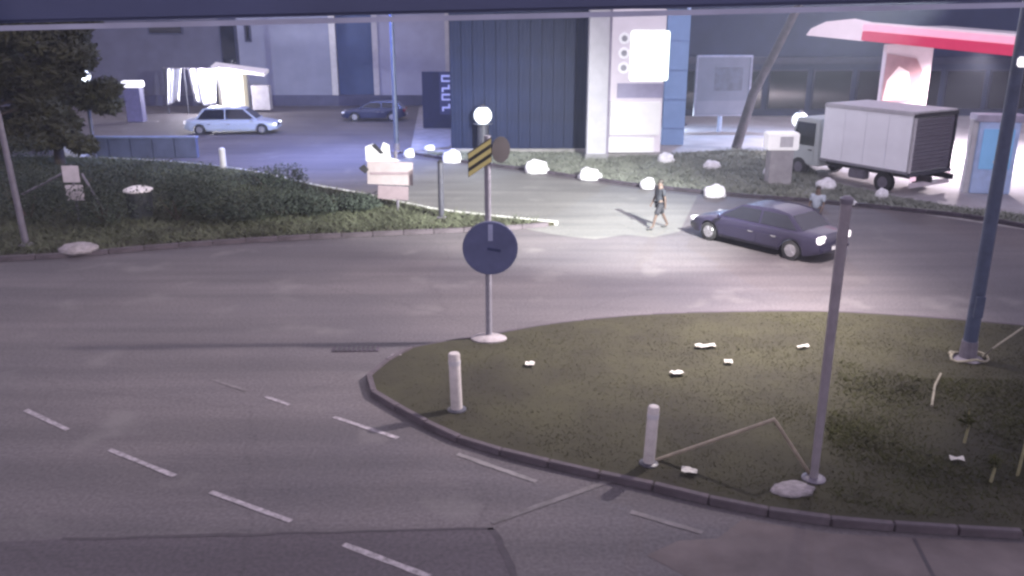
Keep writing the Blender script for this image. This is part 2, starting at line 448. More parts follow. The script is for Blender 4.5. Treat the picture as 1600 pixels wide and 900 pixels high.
shr = [(48, 350, 3.4, 2.2, 'dark shrub behind the leaning grey post at the left edge'),
       (165, 356, 2.6, 1.6, 'dark shrub between the twin plate sign and the litter bin'),
       (120, 318, 3.6, 1.7, 'wide dark shrub rising behind the twin plate sign'),
       (215, 300, 3.4, 1.5, 'dark shrub directly behind the litter bin with the pale lid'),
       (278, 350, 2.8, 1.7, 'dark rounded shrub just right of the litter bin'),
       (330, 318, 3.2, 1.6, 'dark shrub below the short white bollard on the left'),
       (372, 348, 2.6, 1.5, 'grey green shrub in the middle of the median hedge'),
       (438, 342, 2.6, 1.3, 'third shrub from the right end of the median hedge'),
       (500, 336, 2.3, 1.1, 'small shrub second from the right end of the median hedge'),
       (552, 332, 1.9, 0.8, 'lowest shrub at the right end of the median hedge'),
       (420, 300, 2.8, 1.1, 'low shrub on the far edge of the median beside the pale road'),
       (10, 300, 4.0, 2.4, 'tall dark shrub at the far left edge under the tree')]
for s in shr: shrub(*s)

def tree(px, py, label, H, clumps, m, tw=.3, lean=0.0, n=420, size=.2, name='tree'):
    b = G(px, py); t = thing(name, label, 'tree', (b.x, b.y, 0))
    tr = MB(); fork = Vector((lean, 0, H * .45))
    tr.tube([(0, 0, 0), (lean * .3, 0, H * .2), fork], [tw, tw * .8, tw * .6], 10)
    f = MB()
    for c, r in clumps:
        tr.tube([fork, fork.lerp(Vector(c), .55) + Vector((0, 0, .2)), c], [tw * .45, tw * .25, tw * .07], 7)
        for k in range(4):
            o = Vector((random.uniform(-.6, .6) * r[0], random.uniform(-.6, .6) * r[1], random.uniform(-.6, .6) * r[2]))
            leaves(f, Vector(c) + o, (r[0] * .55, r[1] * .55, r[2] * .55), n // 4, size, .3)
    tr.build('trunk', M_BARK, t, smooth=True)
    f.build('crown', m, t, fix=False)
    return t
tree(95, 262, 'large dark olive tree filling the upper left corner', 8.0,
     [((-2.6, 0, 6.0), (2.4, 2.2, 1.7)), ((0, .4, 6.6), (2.4, 2.2, 1.6)), ((1.9, -.4, 5.2), (1.8, 1.6, 1.3)), ((-4.6, 0, 6.2), (2.2, 2, 1.8)),
      ((-.4, -.6, 4.4), (2.6, 1.8, 1.3)), ((-3.2, -.3, 4.0), (2.6, 1.8, 1.4)), ((2.0, .6, 3.6), (1.4, 1.2, 1.0)), ((-1.2, .8, 7.8), (2.6, 2, 1.3)), ((-5.4, .5, 4.4), (2.2, 2, 1.5)),
      ((1.2, .3, 7.4), (1.7, 1.6, 1.2)), ((-.2, -.2, 3.0), (2.0, 1.4, .9)), ((-4.0, 0, 2.8), (2.4, 1.6, 1.0)), ((-1.6, -1, 1.7), (2.6, 1.4, 1.1)), ((1.4, -.6, 1.9), (1.4, 1.2, .9)), ((-5, -.6, 1.6), (2.4, 1.4, 1.1)), ((-2.0, -.6, 5.2), (3, 1.8, 1.6))],
     M_LEAF, .28, .2, 2600, .19)

tree(-30, 236, 'second dark tree standing behind the big olive tree at the left edge', 10.0,
     [((-3, 0, 6.0), (3.4, 2.6, 2.2)), ((1.4, .4, 7.6), (3.4, 2.6, 2.2)), ((4.2, -.4, 5.4), (2.6, 2.0, 1.8)), ((5.8, 0, 7.4), (2.4, 2, 1.7)),
      ((1, -.6, 4.4), (3.4, 2.2, 1.8)), ((3.6, -.3, 3.0), (2.8, 1.8, 1.5)), ((0, .6, 9.4), (3.4, 2.4, 1.8)), ((4.6, .2, 9.2), (2.8, 2, 1.6)), ((0, -.4, 2.2), (3.4, 1.8, 1.4)), ((3.4, .2, 1.4), (2.6, 1.6, 1.1))],
     M_LEAF, .34, .2, 1800, .26)
# ------------------------------------------------------------------ buildings
def panel(mb, px0, py0, px1, py1, Y, th):           # upright box whose front face lies on y = Y
    a = XY(px0, py1, Y); b = XY(px1, py0, Y)
    x0 = a.x; x1 = XY(px1, py1, Y).x
    return mb.box(((x0 + x1) / 2, Y + th / 2, (a.z + b.z) / 2), (x1 - x0, th, b.z - a.z))
# pale building at the left rear
YB = 76.0
lb = thing('pale_building', 'pale rendered building at the left rear with a blue clad bay', 'building', (-18, YB, 0))
def lbx(mb, px0, px1, z0, z1, th, proud=0.0):
    x0 = XY(px0, 100, YB).x; x1 = XY(px1, 100, YB).x
    return mb.box(((x0 + x1) / 2 + 18, th / 2 - proud, (z0 + z1) / 2), (x1 - x0, th, z1 - z0))
lbx(MB(), 375, 527, 0.9, 11, 9).build('wall', M_WALL, lb)
lbx(MB(), 583, 704, 0.9, 11, 9).build('wall', mat('pale_wall_render', (.30, .31, .42), .85, .12, .6, .2), lb)
lbx(MB(), 527, 583, 0.9, 11, 8, -0.5).build('blue_bay', M_BLUEPANEL, lb)
lbx(MB(), -80, 375, 0.9, 11, 9, -0.3).build('wall', mat('lilac_wall', (0.085, 0.085, 0.13), .85, .15, .8), lb)
for px0, px1 in ((517, 527), (583, 592), (696, 704.5)): lbx(MB(), px0, px1, 0.9, 11.05, .3, .12).build('pilaster', M_OFFW, lb, bevel=.02)
lbx(MB(), -80, 705, 0, 0.9, 9, .06).build('plinth', mat('plinth', (0.06, 0.06, 0.11), .8, .2, 1), lb)
for px0, px1, z0, z1 in ((345, 372, 3.4, 7.2), (386, 397, 5.3, 6.9), (235, 290, 5.9, 7.0)):
    w = lbx(MB(), px0, px1, z0, z1, .2, (-.24 if px0 < 375 else .05)).build('window', mat('slate_frame', (0.03, 0.033, 0.07), .5), lb, bevel=.02)
    lbx(MB(), px0 + 3, px1 - 3, z0 + .15, z1 - .15, .1, (-.2 if px0 < 375 else .09)).build('pane', M_GLASS, w)
# dark sheet-metal building
YD = 49.4
xd0, xd1 = XY(705, 240, YD).x, XY(915, 240, YD).x
db = thing('shed_building', 'dark blue building clad in tall metal sheets behind the roadside lamp', 'building', (xd0, YD, 0))
MB().box(((xd1 - xd0) / 2, 7.2, 5.5), (xd1 - xd0, 14, 11)).build('wall', mat('shed_wall', (0.03, 0.035, 0.07), .8), db)
npan = 12; pw = (xd1 - xd0) / npan
for i in range(npan):
    p = MB(); nr = 3
    p.box((0, .05, 5.4), (pw - .025, .05, 10.3))
    for k in range(nr): p.box((-pw / 2 + pw * (k + .5) / nr, .012, 5.4), (pw / nr * .45, .04, 10.3))
    p.build('cladding_sheet', M_DBLUE, db, (pw * (i + .5), .1 + random.uniform(-.012, .012), 0))
MB().box(((xd1 - xd0) / 2, -.02, .14), (xd1 - xd0, .3, .28)).build('base_course', M_CONC, db)
# white column beside it
cb = G(930, 250)
cw = 30 * mpp(cb)
wc = thing('white_column', 'tall white column at the right corner of the dark building', 'column', (cb.x, cb.y, 0))
MB().box((0, 0, 5.5), (cw, .8, 11)).build('shaft', mat('column_render', (.42, .42, .47), .7, .12, 1.2, .2), wc, bevel=.03)
MB().box((0, 0, .2), (cw + .15, .95, .4)).build('base', mat('column_foot', (.2, .2, .22), .8, .2, 2), wc, bevel=.02)
MB().box((cw / 2 + .09, .1, 5.4), (.14, .5, 10.8)).build('side_trim', mat('column_dark_trim', (.22, .2, .27), .7), wc)  # darker strip down the right side of the column
# filling station shop wall behind everything on the right
YS = 68.0
ss = thing('station_shop', 'dark blue station shop building behind the red canopy', 'building', (30, YS, 0))
MB().box((0, 5, 5), (64, 9.6, 10)).build('wall', mat('shop_wall', (0.028, 0.038, 0.085), .7, .2, .5), ss)
x0 = XY(1060, 150, YS).x - 30
for i in range(9):
    xx = x0 + 1.6 + i * 3.4
    w = MB().box((xx, .16, 2.0), (3.0, .2, 3.0)).build('shop_window', mat('slate_frame', (0.03, 0.033, 0.07), .5), ss, bevel=.02)
    MB().box((xx, .05, 2.0), (2.8, .06, 2.8)).build('pane', M_GLASS, w)
MB().box((0, .05, 4.2), (63, .3, .5)).build('fascia', mat('shop_fascia', (.03, .035, .07), .5), ss)
# ------------------------------------------------------------------ canopy of the filling station
pL, pR = Vector((18.4, 51.0, 0)), Vector((24.2, 41.4, 0))
zL, zR = zat(pL, 60), zat(pR, 92)
ca = (pR - pL); cang = math.atan2(ca.y, ca.x); cl = ca.length + 1.2
can = thing('canopy', 'red and white lit filling station canopy at the upper right', 'canopy', (pL.x, pL.y, zL))
can.rotation_euler = (0, math.atan2(zL - zR, ca.length), cang)
M_RED = mat('red_fascia', (0.38, 0.035, 0.09), .4, .08, 2, emit=(1.0, 0.05, 0.17, 0.45))
M_PINK = mat('pink_lit_strip', (0.8, 0.4, 0.5), .4, .05, 2, emit=(1.0, 0.36, 0.55, 0.75))
M_WLIT = mat('white_fascia', (0.6, 0.52, 0.58), .4, .05, 2, emit=(1.0, 0.78, 0.9, 0.5))
MB().box((cl / 2 + 1.0, 4.2, .45), (cl - .2, 8.2, .5)).build('deck', mat('canopy_deck', (.3, .28, .32), .6), can)
MB().box((cl / 2 + 1.2, 0, .28), (cl - 1.0, .16, .5)).build('red_fascia', M_RED, can, bevel=.03)
MB().box((cl / 2 + 1.2, -.02, .72), (cl - 1.0, .2, .34)).build('lit_strip', M_PINK, can, bevel=.05)
MB().box((cl / 2 + 1.2, 0, .96), (cl - 1.0, .14, .12)).build('top_trim', M_WLIT, can, bevel=.02)
e = MB(); prof = [(-2.2, .0), (1.75, .0), (1.9, .55), (2.3, .98), (.9, 1.12), (-.9, .85), (-1.9, .4)]
e.slab([(x, -.03, z) for x, z in prof], (0, .3, 0)); e.build('white_end_fascia', M_WLIT, can, bevel=.04)
for i, (xx, yy) in enumerate(((3.0, 2.2), (7.5, 2.2), (5.2, 5.6))):
    l = MB().box((xx, yy, .17), (.9, .5, .06)).build('canopy_light', M_LAMPHEAD, can)
    spot('canopy_bulb', can, (xx, yy, .1), (xx, yy, -6), *LAMP['canopy'], size=150, radius=.25)
# station pier with a picture panel
pb = G(1400, 245); k = mpp(pb)
pier = thing('station_pier', 'pinkish white pier with a curved picture panel under the canopy', 'pier', (pb.x, pb.y, 0), R(-6))
ztop, zbot = zat(pb, 70), zat(pb, 160)
wpx = 70 * mpp(pb, 4)
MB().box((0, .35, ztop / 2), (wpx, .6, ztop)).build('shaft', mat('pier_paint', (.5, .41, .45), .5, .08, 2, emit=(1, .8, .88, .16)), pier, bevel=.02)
pn = MB(); w2 = wpx * .31
pn.slab([(-wpx * .5 + .04, .03, zbot), (w2 - .1, .03, zbot + .1), (w2, .03, ztop - 1.3), (w2 * .5, .03, ztop - .7), (-wpx * .5 + .04, .03, ztop - .45)], (0, -.05, 0))
pn.build('picture_panel', mat('brown_print', (.34, .2, .22), .5, .15, 2), pier)
fl = MB(); zc = zbot + .1
fl.slab([(-wpx * .46, -.022, zc), (w2 * .45, -.022, zc + .1), (w2 * .1, -.022, zc + (ztop - zbot) * .5), (-wpx * .2, -.022, zc + (ztop - zbot) * .6), (-wpx * .42, -.022, zc + (ztop - zbot) * .35)], (0, -.012, 0))
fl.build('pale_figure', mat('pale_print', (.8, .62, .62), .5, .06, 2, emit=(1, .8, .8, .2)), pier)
# light blue pump cabinet and white frame on the right
qb = G(1540, 300); k = mpp(qb)
pc = thing('pump_cabinet', 'light blue lit cabinet standing right of the truck', 'cabinet', (qb.x, qb.y, 0), R(-10))
hz = zat(qb, 188)
MB().box((0, 0, hz / 2), (58 * k, .9, hz)).build('body', M_PALEBLUE, pc, bevel=.03)
MB().box((0, -.46, hz * .62), (44 * k, .05, hz * .55)).build('screen', mat('blue_screen', (.2, .42, .7), .3, .1, 1, emit=(.3, .6, 1, .22)), pc)
MB().box((4 * k, -.47, hz * .45), (14 * k, .1, .12)).build('nozzle', M_WHITE, pc, bevel=.02)
MB().box((-32 * k, -.1, hz / 2), (.28, .5, hz + .1)).build('white_jamb', M_WHITE, pc, bevel=.02)
MB().box((0, 0, hz + .12), (70 * k, 1.0, .3)).build('top_box', mat('cab_top', (.35, .33, .42), .5), pc, bevel=.02)
# pale wall at the right edge
rb = G(1640, 325)
rw = thing('pale_wall', 'pale wall at the right edge behind the tall pole', 'wall', (rb.x, rb.y, 0))
MB().box((1.0, .2, 2.4), (2.4, .4, 4.8)).build('panel', M_OFFW, rw, bevel=.02)
MB().box((1.0, -.02, 1.5), (2.42, .06, .35)).build('dark_band', M_DKMETAL, rw)
MB().box((1.0, .2, 4.84), (2.5, .5, .12)).build('coping', M_CONC, rw, bevel=.02)

# ------------------------------------------------------------------ price totem, notice board, roadside furniture
tb = G(988, 243); k = mpp(tb)
tot = thing('price_totem', 'tall white illuminated price totem right of the white column', 'totem', (tb.x, tb.y, 0))
def tz(py): return zat(tb, py)
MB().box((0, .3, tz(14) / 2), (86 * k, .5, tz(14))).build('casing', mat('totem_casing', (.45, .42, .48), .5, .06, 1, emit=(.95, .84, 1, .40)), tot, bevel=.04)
z0, z1 = tz(126), tz(48)
MB().box((20 * k, .0, (z0 + z1) / 2), (58 * k, .12, z1 - z0)).build('lit_face', mat('totem_face', (.8, .82, .78), .4, .03, 2, emit=(.95, 1, .9, 1.1)), tot, bevel=.06)
for j, py in enumerate((60, 83, 106)):
    zc = tz(py); c = MB(); c.tube([(-19 * k, -.02, zc), (-19 * k, .1, zc)], 8.5 * k, 16)
    c.build('round_badge', mat('badge_lit', (.7, .7, .72), .4, .05, 2, emit=(.9, .9, 1, .45)), tot)
    r = MB(); r.tube([(-19 * k, -.03, zc), (-19 * k, -.02, zc)], 4.5 * k, 12); r.build('badge_mark', mat('badge_grey', (.35, .36, .4), .5), tot)
z0, z1 = tz(153), tz(130)
MB().box((8 * k, .0, (z0 + z1) / 2), (70 * k, .1, z1 - z0)).build('purple_band', mat('totem_band', (.30, .29, .42), .5, .08, 2), tot)
z0, z1 = tz(209), tz(158)
MB().box((0, -.25, (z0 + z1) / 2), (76 * k, .6, z1 - z0)).build('white_box', mat('lit_white_box', (.5, .5, .52), .5, .05, 2, emit=(1, .97, 1, .5)), tot, bevel=.03)
z0, z1 = tz(236), tz(214)
MB().box((-4 * k, -.25, (z0 + z1) / 2), (70 * k, .55, z1 - z0)).build('lower_box', mat('lit_white_box', (.5, .5, .52), .5), tot, bevel=.03)
MB().box((0, -.1, .1), (90 * k, 1.2, .2)).build('base', M_CONC, tot, bevel=.02)
bpn = G(1050, 226)
bk = mpp(bpn)
bp_ = thing('light_box', 'tall light blue light box standing between the price totem and the pale pole', 'light box', (bpn.x, bpn.y, 0))
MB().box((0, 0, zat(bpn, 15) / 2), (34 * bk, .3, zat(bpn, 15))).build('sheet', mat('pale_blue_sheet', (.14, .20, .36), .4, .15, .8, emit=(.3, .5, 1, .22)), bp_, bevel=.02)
for q in range(4): MB().box((0, -.16, zat(bpn, 200) + q * 1.7), (34 * bk, .04, .06)).build('rail', mat('panel_rail', (.12, .18, .36), .5), bp_)
# notice board
nb = G(1124, 206); k = mpp(nb)
bo = thing('notice_board', 'grey framed notice board standing on one short post', 'board', (nb.x, nb.y, 0), R(3))
z0, z1 = zat(nb, 180), zat(nb, 88)
MB().box((0, 0, (z0 + z1) / 2), (84 * k, .12, z1 - z0)).build('panel', mat('board_grey', (.15, .18, .25), .5, .1, 1), bo)
MB().box((8 * k, -.075, z0 + (z1 - z0) * .62), (44 * k, .02, (z1 - z0) * .4)).build('picture', mat('board_print', (.10, .125, .18), .5, .3, 1.5), bo)
MB().box((0, -.075, z0 + (z1 - z0) * .14), (78 * k, .02, (z1 - z0) * .22)).build('lower_strip', mat('board_strip', (.19, .22, .30), .5, .1, 1), bo)
for (cx, cz, dx, dz) in ((-42 * k, (z0 + z1) / 2, .12, z1 - z0 + .1), (42 * k, (z0 + z1) / 2, .12, z1 - z0 + .1), (0, z1, 84 * k + .1, .13), (0, z0, 84 * k + .1, .1)):
    MB().box((cx, -.03, cz), (dx, .24, dz)).build('frame_bar', mat('board_frame', (.26, .29, .40), .45), bo, bevel=.01)
MB().tube([(0, 0.1, 0), (0, .1, z0)], .16, 12).build('post', M_PALEBLUE, bo)
# leaning tree trunk behind (pale grey)
lt0, lt1 = G(1150, 232), G(1150, 232)
lp = thing('leaning_trunk', 'bare grey trunk leaning right between the board and the canopy', 'tree trunk', (lt0.x, lt0.y, 0))
dpx = mpp(lt0, 4)
MB().tube([(0, 0, 0), (22 * dpx, .2, 3.2), (52 * dpx, .3, 5.6), (84 * dpx, .4, 8.3)], [.30, .27, .25, .24], 12).build('trunk', mat('grey_bark', (.075, .068, .085), .95, .35, 2, .9), lp, smooth=True)

def globe_lamp(px, py, ptop, r_px, label, post_m, lit=True, pr=.1):
    b = G(px, py); k = mpp(b, 1.2); r = r_px * k; zt = zat(b, ptop)
    t = thing('globe_lamp', label, 'lamp', (b.x, b.y, 0), 0, 'globe lamps by the forecourt')
    MB().lathe([(pr * 2.2, 0), (pr * 2.0, .12), (pr, .25), (pr, zt - 2 * r), (pr * 1.8, zt - 2 * r + .05)], n=14).build('post', post_m, t, smooth=True)
    MB().sphere((0, 0, zt - r), r, 20, 12).build('globe', M_GLOBE, t, smooth=True)
    MB().lathe([(r * .55, zt - r * .25), (r * .35, zt + .03), (r * .1, zt + .12)], n=14).build('cap', post_m, t)
    d = bpy.data.lights.new('globe_bulb', 'POINT'); d.energy = LAMP['globe'] * 8; d.color = (.75, .86, 1); d.shadow_soft_size = r
    o = bpy.data.objects.new('globe_bulb', d); col.objects.link(o); o.parent = t; o.location = (0, -r - .15, zt - r)
    return t
globe_lamp(755, 243, 166, 14, 'white globe lamp on a thick dark post in front of the dark building', M_DKMETAL, pr=.32)
globe_lamp(1050, 200, 168, 12, 'small globe lamp between the price totem and the notice board', M_PALEBLUE)
globe_lamp(1245, 235, 175, 12, 'blue white globe lamp behind the white box pedestal', M_DKMETAL)
globe_lamp(150, 250, 108, 10, 'small globe lamp shining at the edge of the dark tree', M_DKMETAL)

# white lit box on a pedestal
wb = G(1214, 290); k = mpp(wb, 1.5)
ped = thing('meter_box', 'white box on a grey pedestal left of the truck cab', 'box', (wb.x, wb.y, 0))
z0, z1 = zat(wb, 233), zat(wb, 206)
MB().box((0, 0, z0 / 2), (36 * k, .7, z0)).build('pedestal', mat('pedestal', (.30, .29, .31), .8, .2, 2), ped, bevel=.02)
MB().box((0, -.02, (z0 + z1) / 2), (48 * k, .85, z1 - z0)).build('box', mat('meter_white', (.8, .8, .8), .4, .04, 2, emit=(1, .97, 1, .35)), ped, bevel=.05)
MB().box((4 * k, -.46, (z0 + z1) / 2), (20 * k, .03, (z1 - z0) * .6)).build('door', M_WHITE, ped)

# whitewashed roadside stones
def stone_mesh(seed):
    bm = bmesh.new(); bmesh.ops.create_icosphere(bm, subdivisions=3, radius=.95)
    for v in bm.verts:
        d = v.co.normalized()
        v.co = d * (1 + .16 * mnoise.noise(d * 1.6 + Vector((seed * 3.1, 0, 0))) + .05 * mnoise.noise(d * 5 + Vector((0, seed, 0))))
        v.co = Vector([round(q * 2.6 + .35 * mnoise.noise(d * 2 + Vector((seed, seed, 0)))) / 2.6 * .35 + q * .65 for q in v.co])
        if v.co.z < -.35: v.co.z = -.35
    me = bpy.data.meshes.new('roadside_stone'); bm.to_mesh(me); bm.free()
    for p in me.polygons: p.use_smooth = True
    me.materials.append(M_STONE); return me
smesh = [stone_mesh(i) for i in range(4)]
stones = [(640, 246, 9, 8, 'small round whitewashed stone under the grey lamp pole'), (706, 253, 17, 12, 'whitewashed stone left of the chevron sign'),
          (838, 270, 20, 12, 'whitewashed kerbside stone right of the chevron sign'), (921, 281, 18, 11, 'whitewashed kerbside stone in front of the white column'),
          (1012, 295, 12, 10, 'whitewashed stone left of the walking person'), (1116, 307, 19, 11, 'whitewashed stone above the roof of the blue car'),
          (1040, 256, 14, 10, 'whitewashed stone below the price totem'), (1112, 266, 15, 9, 'whitewashed stone on the grass under the notice board'),
          (1202, 277, 10, 10, 'narrow whitewashed stone beside the meter box pedestal'), (1290, 297, 17, 11, 'whitewashed stone in front of the truck cab'),
          (1377, 312, 11, 11, 'whitewashed stone under the truck box'), (1326, 321, 11, 6, 'flat whitewashed stone behind the tall island post'),
          (672, 236, 9, 5, 'small pale stone just left of the dark building')]
for i, (px, py, rw_, rh, lab) in enumerate(stones):
    b = G(px, py); k = mpp(b)
    o = bpy.data.objects.new('roadside_stone', smesh[i % 4]); col.objects.link(o)
    o.scale = (rw_ * k, rw_ * k * .8, rh * k * 1.25); o.location = (b.x, b.y, .07 + o.scale.z * random.uniform(.12, .28)); o.rotation_euler.z = random.uniform(-.4, .4)
    tag(o, lab, 'stone', 'whitewashed stones along the far roadside')

# ------------------------------------------------------------------ poles and signs
def lamp_post(name, label, base, r0, r1, h, arm, m, key, target, size=140, group=None):
    t = thing(name, label, 'street lamp', (base.x, base.y, 0), 0, group)
    MB().tube([(0, 0, 0), (0, 0, h)], [r0, r1], 14).build('pole', m, t, smooth=True)
    MB().lathe([(r0 * 2.2, 0), (r0 * 2.2, .12), (r0 * 1.25, .16), (r0 * 1.1, .55)], n=14).build('base_plate', M_METAL, t)
    a = Vector(arm); tip = Vector((a.x, a.y, h + a.z))
    MB().tube([(0, 0, h - .3), (a.x * .15, a.y * .15, h + a.z * .7), tip], [r1, r1 * .8, r1 * .7], 10).build('arm', m, t, smooth=True)
    an = math.atan2(a.y, a.x)
    hd = MB().box((tip.x + math.cos(an) * .35, tip.y + math.sin(an) * .35, tip.z), (.9, .34, .16), an).build('lamp_head', M_METAL, t, bevel=.04)
    MB().box((tip.x + math.cos(an) * .35, tip.y + math.sin(an) * .35, tip.z - .095), (.7, .26, .03), an).build('lens', M_LAMPHEAD, hd)
    lp = (tip.x + math.cos(an) * .35, tip.y + math.sin(an) * .35, tip.z - .16)
    spot('street_bulb', t, lp, Vector(target) - base, *LAMP[key], size=size)
    return t
p620 = G(620, 239)
lamp_post('street_lamp', 'tall thin grey lamp pole between the pale and dark buildings', p620, .15, .11, 10.5, (-1.6, -1.2, .5), M_BLUEMETAL, 'blue', (-14, 52, 0), 150)
pBp = G(1510, 567)
pb_ = lamp_post('street_lamp', 'thick grey lamp pole on the right side of the grass island', pBp, .155, .12, 9.2, (-1.8, 1.4, .5), M_BLUEMETAL, 'island', (1.0, 25, 0), 136)
b = Vector((0, 0, zat(pBp, 96)))
MB().box((-.02, -.2, b.z), (.16, .2, .2)).build('small_lamp', mat('small_lamp_lens', (.8, .8, .8), .4, .02, 2, emit=(1, .95, 1, 1.5)), pb_, bevel=.03)
fh = MB().box((-.5, .1, 8.9), (.5, .42, .3), R(25), R(-25)).build('added_flood_head', M_METAL, pb_, bevel=.04)  # second head added above the view to light road, column and stones
MB().tube([(0, 0, 8.7), (-.3, .05, 8.75)], .04, 8).build('added_flood_bracket', M_METAL, pb_)
MB().box((-.56, .32, 8.82), (.4, .04, .24), R(25), R(-25)).build('lens', M_LAMPHEAD, fh)
spot('added_flood_bulb', pb_, (-.66, .5, 8.72), Vector((-0.6, 37.5, 0)) - pBp, *LAMP['verge'], size=58, blend=1.0)
MB().box((0, -.11, 1.4), (.2, .12, .5)).build('hatch', M_BLUEMETAL, pb_, bevel=.01)
pC = G(1066, 196)
lamp_post('street_lamp', 'slim pale blue crook lamp pole beside the notice board', pC, .16, .13, 11.5, (1.6, -1.4, .4), M_PALEBLUE, 'crook', (14, 46, 0), 140)
# slim dark post at the tip of the median
pV = G(690, 345)
pk = mpp(pV)
dp = thing('dark_post', 'slim dark post at the tip of the median left of the chevron pole', 'post', (pV.x, pV.y, .1))
hp = zat(pV, 258)
MB().tube([(0, 0, 0), (0, 0, hp)], [4.6 * pk, 4.2 * pk], 12).build('shaft', M_DKMETAL, dp, smooth=True)
MB().lathe([(4.4 * pk, hp), (4.8 * pk, hp + .03), (2 * pk, hp + .09)], n=12).build('cap', M_BLACK, dp)
MB().lathe([(8 * pk, 0), (8 * pk, .05), (5 * pk, .08)], n=12).build('base_plate', M_METAL, dp)
# plain island post A
pA = G(1270, 757)
zA = zat(pA, 316)
ia = thing('island_post', 'lilac grey steel post on the near right edge of the grass island', 'post', (pA.x, pA.y, .1))
MB().tube([(0, 0, 0), (0, 0, zA - .1)], [.068, .088], 16).build('shaft', mat('lilac_pole', (.20, .18, .205), .5, .15, 5, .1), ia, smooth=True)
MB().lathe([(.10, zA - .12), (.105, zA - .04), (.05, zA)], n=16).build('cap', M_METAL, ia)
MB().lathe([(.2, 0), (.2, .03), (.15, .05)], n=16).build('base_flange', M_METAL, ia)
def slabstone(px, py, rx, ry, rz, label, m=M_KERB, z=.1, name='concrete_block', cat='stone', group=None, seed=1):
    b = G(px, py); k = mpp(b)
    o = bpy.data.objects.new(name, stone_mesh(seed)); col.objects.link(o)
    o.data.name = name; o.data.materials[0] = m
    o.scale = (rx * k, ry * k, rz * k); o.location = (b.x, b.y, z + .3 * rz * k); o.rotation_euler.z = random.uniform(-.3, .3)
    return tag(o, label, cat, group)
slabstone(1238, 776, 34, 22, 9, 'pale broken concrete lump at the foot of the lilac grey post', mat('pale_rubble', (.24, .22, .235), .9, .35, 3, .8), seed=5)
slabstone(124, 398, 27, 20, 12, 'pale slanting kerb block lying at the left median edge', mat('pale_rubble', (.24, .22, .235), .9, .35, 3, .8), seed=9)
# bent pale tube leaning between bollard and post
M_TAN = mat('tan_tube', (.22, .19, .15), .7, .25, 4, .2)
a0, a1 = G(1024, 727), G(1264, 752)
apex = a0.lerp(a1, .74); za = zat(apex, 655)
bt = tag(MB().tube([a0 - a0 + Vector((0, 0, .1)), (apex - a0) * .98 + Vector((0, 0, za - .03)), (apex - a0) + Vector((0, 0, za)), (apex - a0) * 1.02 + Vector((0, 0, za - .05)), (a1 - a0) + Vector((0, 0, .14))], .034, 8).build('bent_tube', M_TAN, loc=a0, smooth=True),
         'bent tan tube forming a low peak between a bollard and the lilac post', 'tube')
# cord bundle at pole B and loose straps
def strap(name, pts, r, label, group=None, m=None):
    P0 = pts[0]; return tag(MB().tube([p - P0 for p in pts], r, 7).build(name, m or mat('straw_cord', (.20, .185, .145), .8, .3, 5, .3), loc=P0, smooth=True), label, 'cord', group)
c = pBp; ring = []
for i in range(26):
    a = i / 25 * 6.28 * 1.5; ring.append(Vector((c.x + math.cos(a) * (.34 + .1 * math.sin(a * 2.3)), c.y + math.sin(a) * .3 - .05, .16 + .05 * math.sin(a * 3) + .02 * i / 25)))
strap('cord_coil', ring, .03, 'straw coloured cord coiled around the foot of the thick lamp pole')
strap('loose_cord', [Vector((c.x + .36, c.y - .05, .2)), G(1550, 545, .45), G(1598, 512, .6)], .022, 'loose cord rising right from the foot of the thick lamp pole')
strap('loose_cord', [G(1470, 584, .14), G(1461, 602, .16), G(1456, 634, .13)], .026, 'short cord trailing forward left of the thick lamp pole')
M_STALK = mat('dry_stalk', (.20, .19, .11), .9, .3, 4)
for (px, y0, y1, lab) in ((1505, 700, 648, 'dry stalk standing in the tall grass below the cord coil'), (1588, 752, 640, 'long dry stalk at the right edge of the grass'),
                          (1546, 762, 722, 'short dry stalk near the right end of the island kerb')):
    p = G(px, y0); z = zat(p, y1)
    s = thing('dry_stalk', lab, 'plant', (p.x, p.y, .1), 0, 'dry stalks in the tall grass')
    MB().tube([(0, 0, 0), (.03, 0, z * .5), (.01, .05, z)], [.03, .024, .012], 6).build('stem', M_STALK, s)
    f = MB(); leaves(f, (0, 0, z * .8), (.12, .12, z * .3), 40, .06, .2); f.build('seed_head', M_TALL, s, fix=False)
# white bollards on the island
def bollard(px, py, ptop, label, tilt):
    b = G(px, py); k = mpp(b); h = zat(b, ptop) - .1
    t = thing('bollard', label, 'bollard', (b.x, b.y, .1), 0, 'white bollards on the island edge'); t.rotation_euler.y = tilt
    r = 9 * k
    MB().lathe([(r, 0), (r, h - .04), (r * .85, h - .01), (r * .5, h)], n=16).build('shaft', mat('bollard_white', (.40, .37, .37), .6, .2, 6, .2), t, smooth=True)
    MB().lathe([(r * 1.7, -.02), (r * 1.65, .03), (r * 1.1, .05)], n=16).build('foot', M_DKMETAL, t)
    MB().lathe([(r * 1.03, h * .80), (r * 1.03, h * .88)], n=16).build('reflector_band', M_OFFW, t)
    return t
bollard(714, 648, 551, 'white bollard near the nose of the grass island', R(-1.5))
bollard(1013, 733, 634, 'white bollard beside the bent tan tube at the near kerb', R(2))
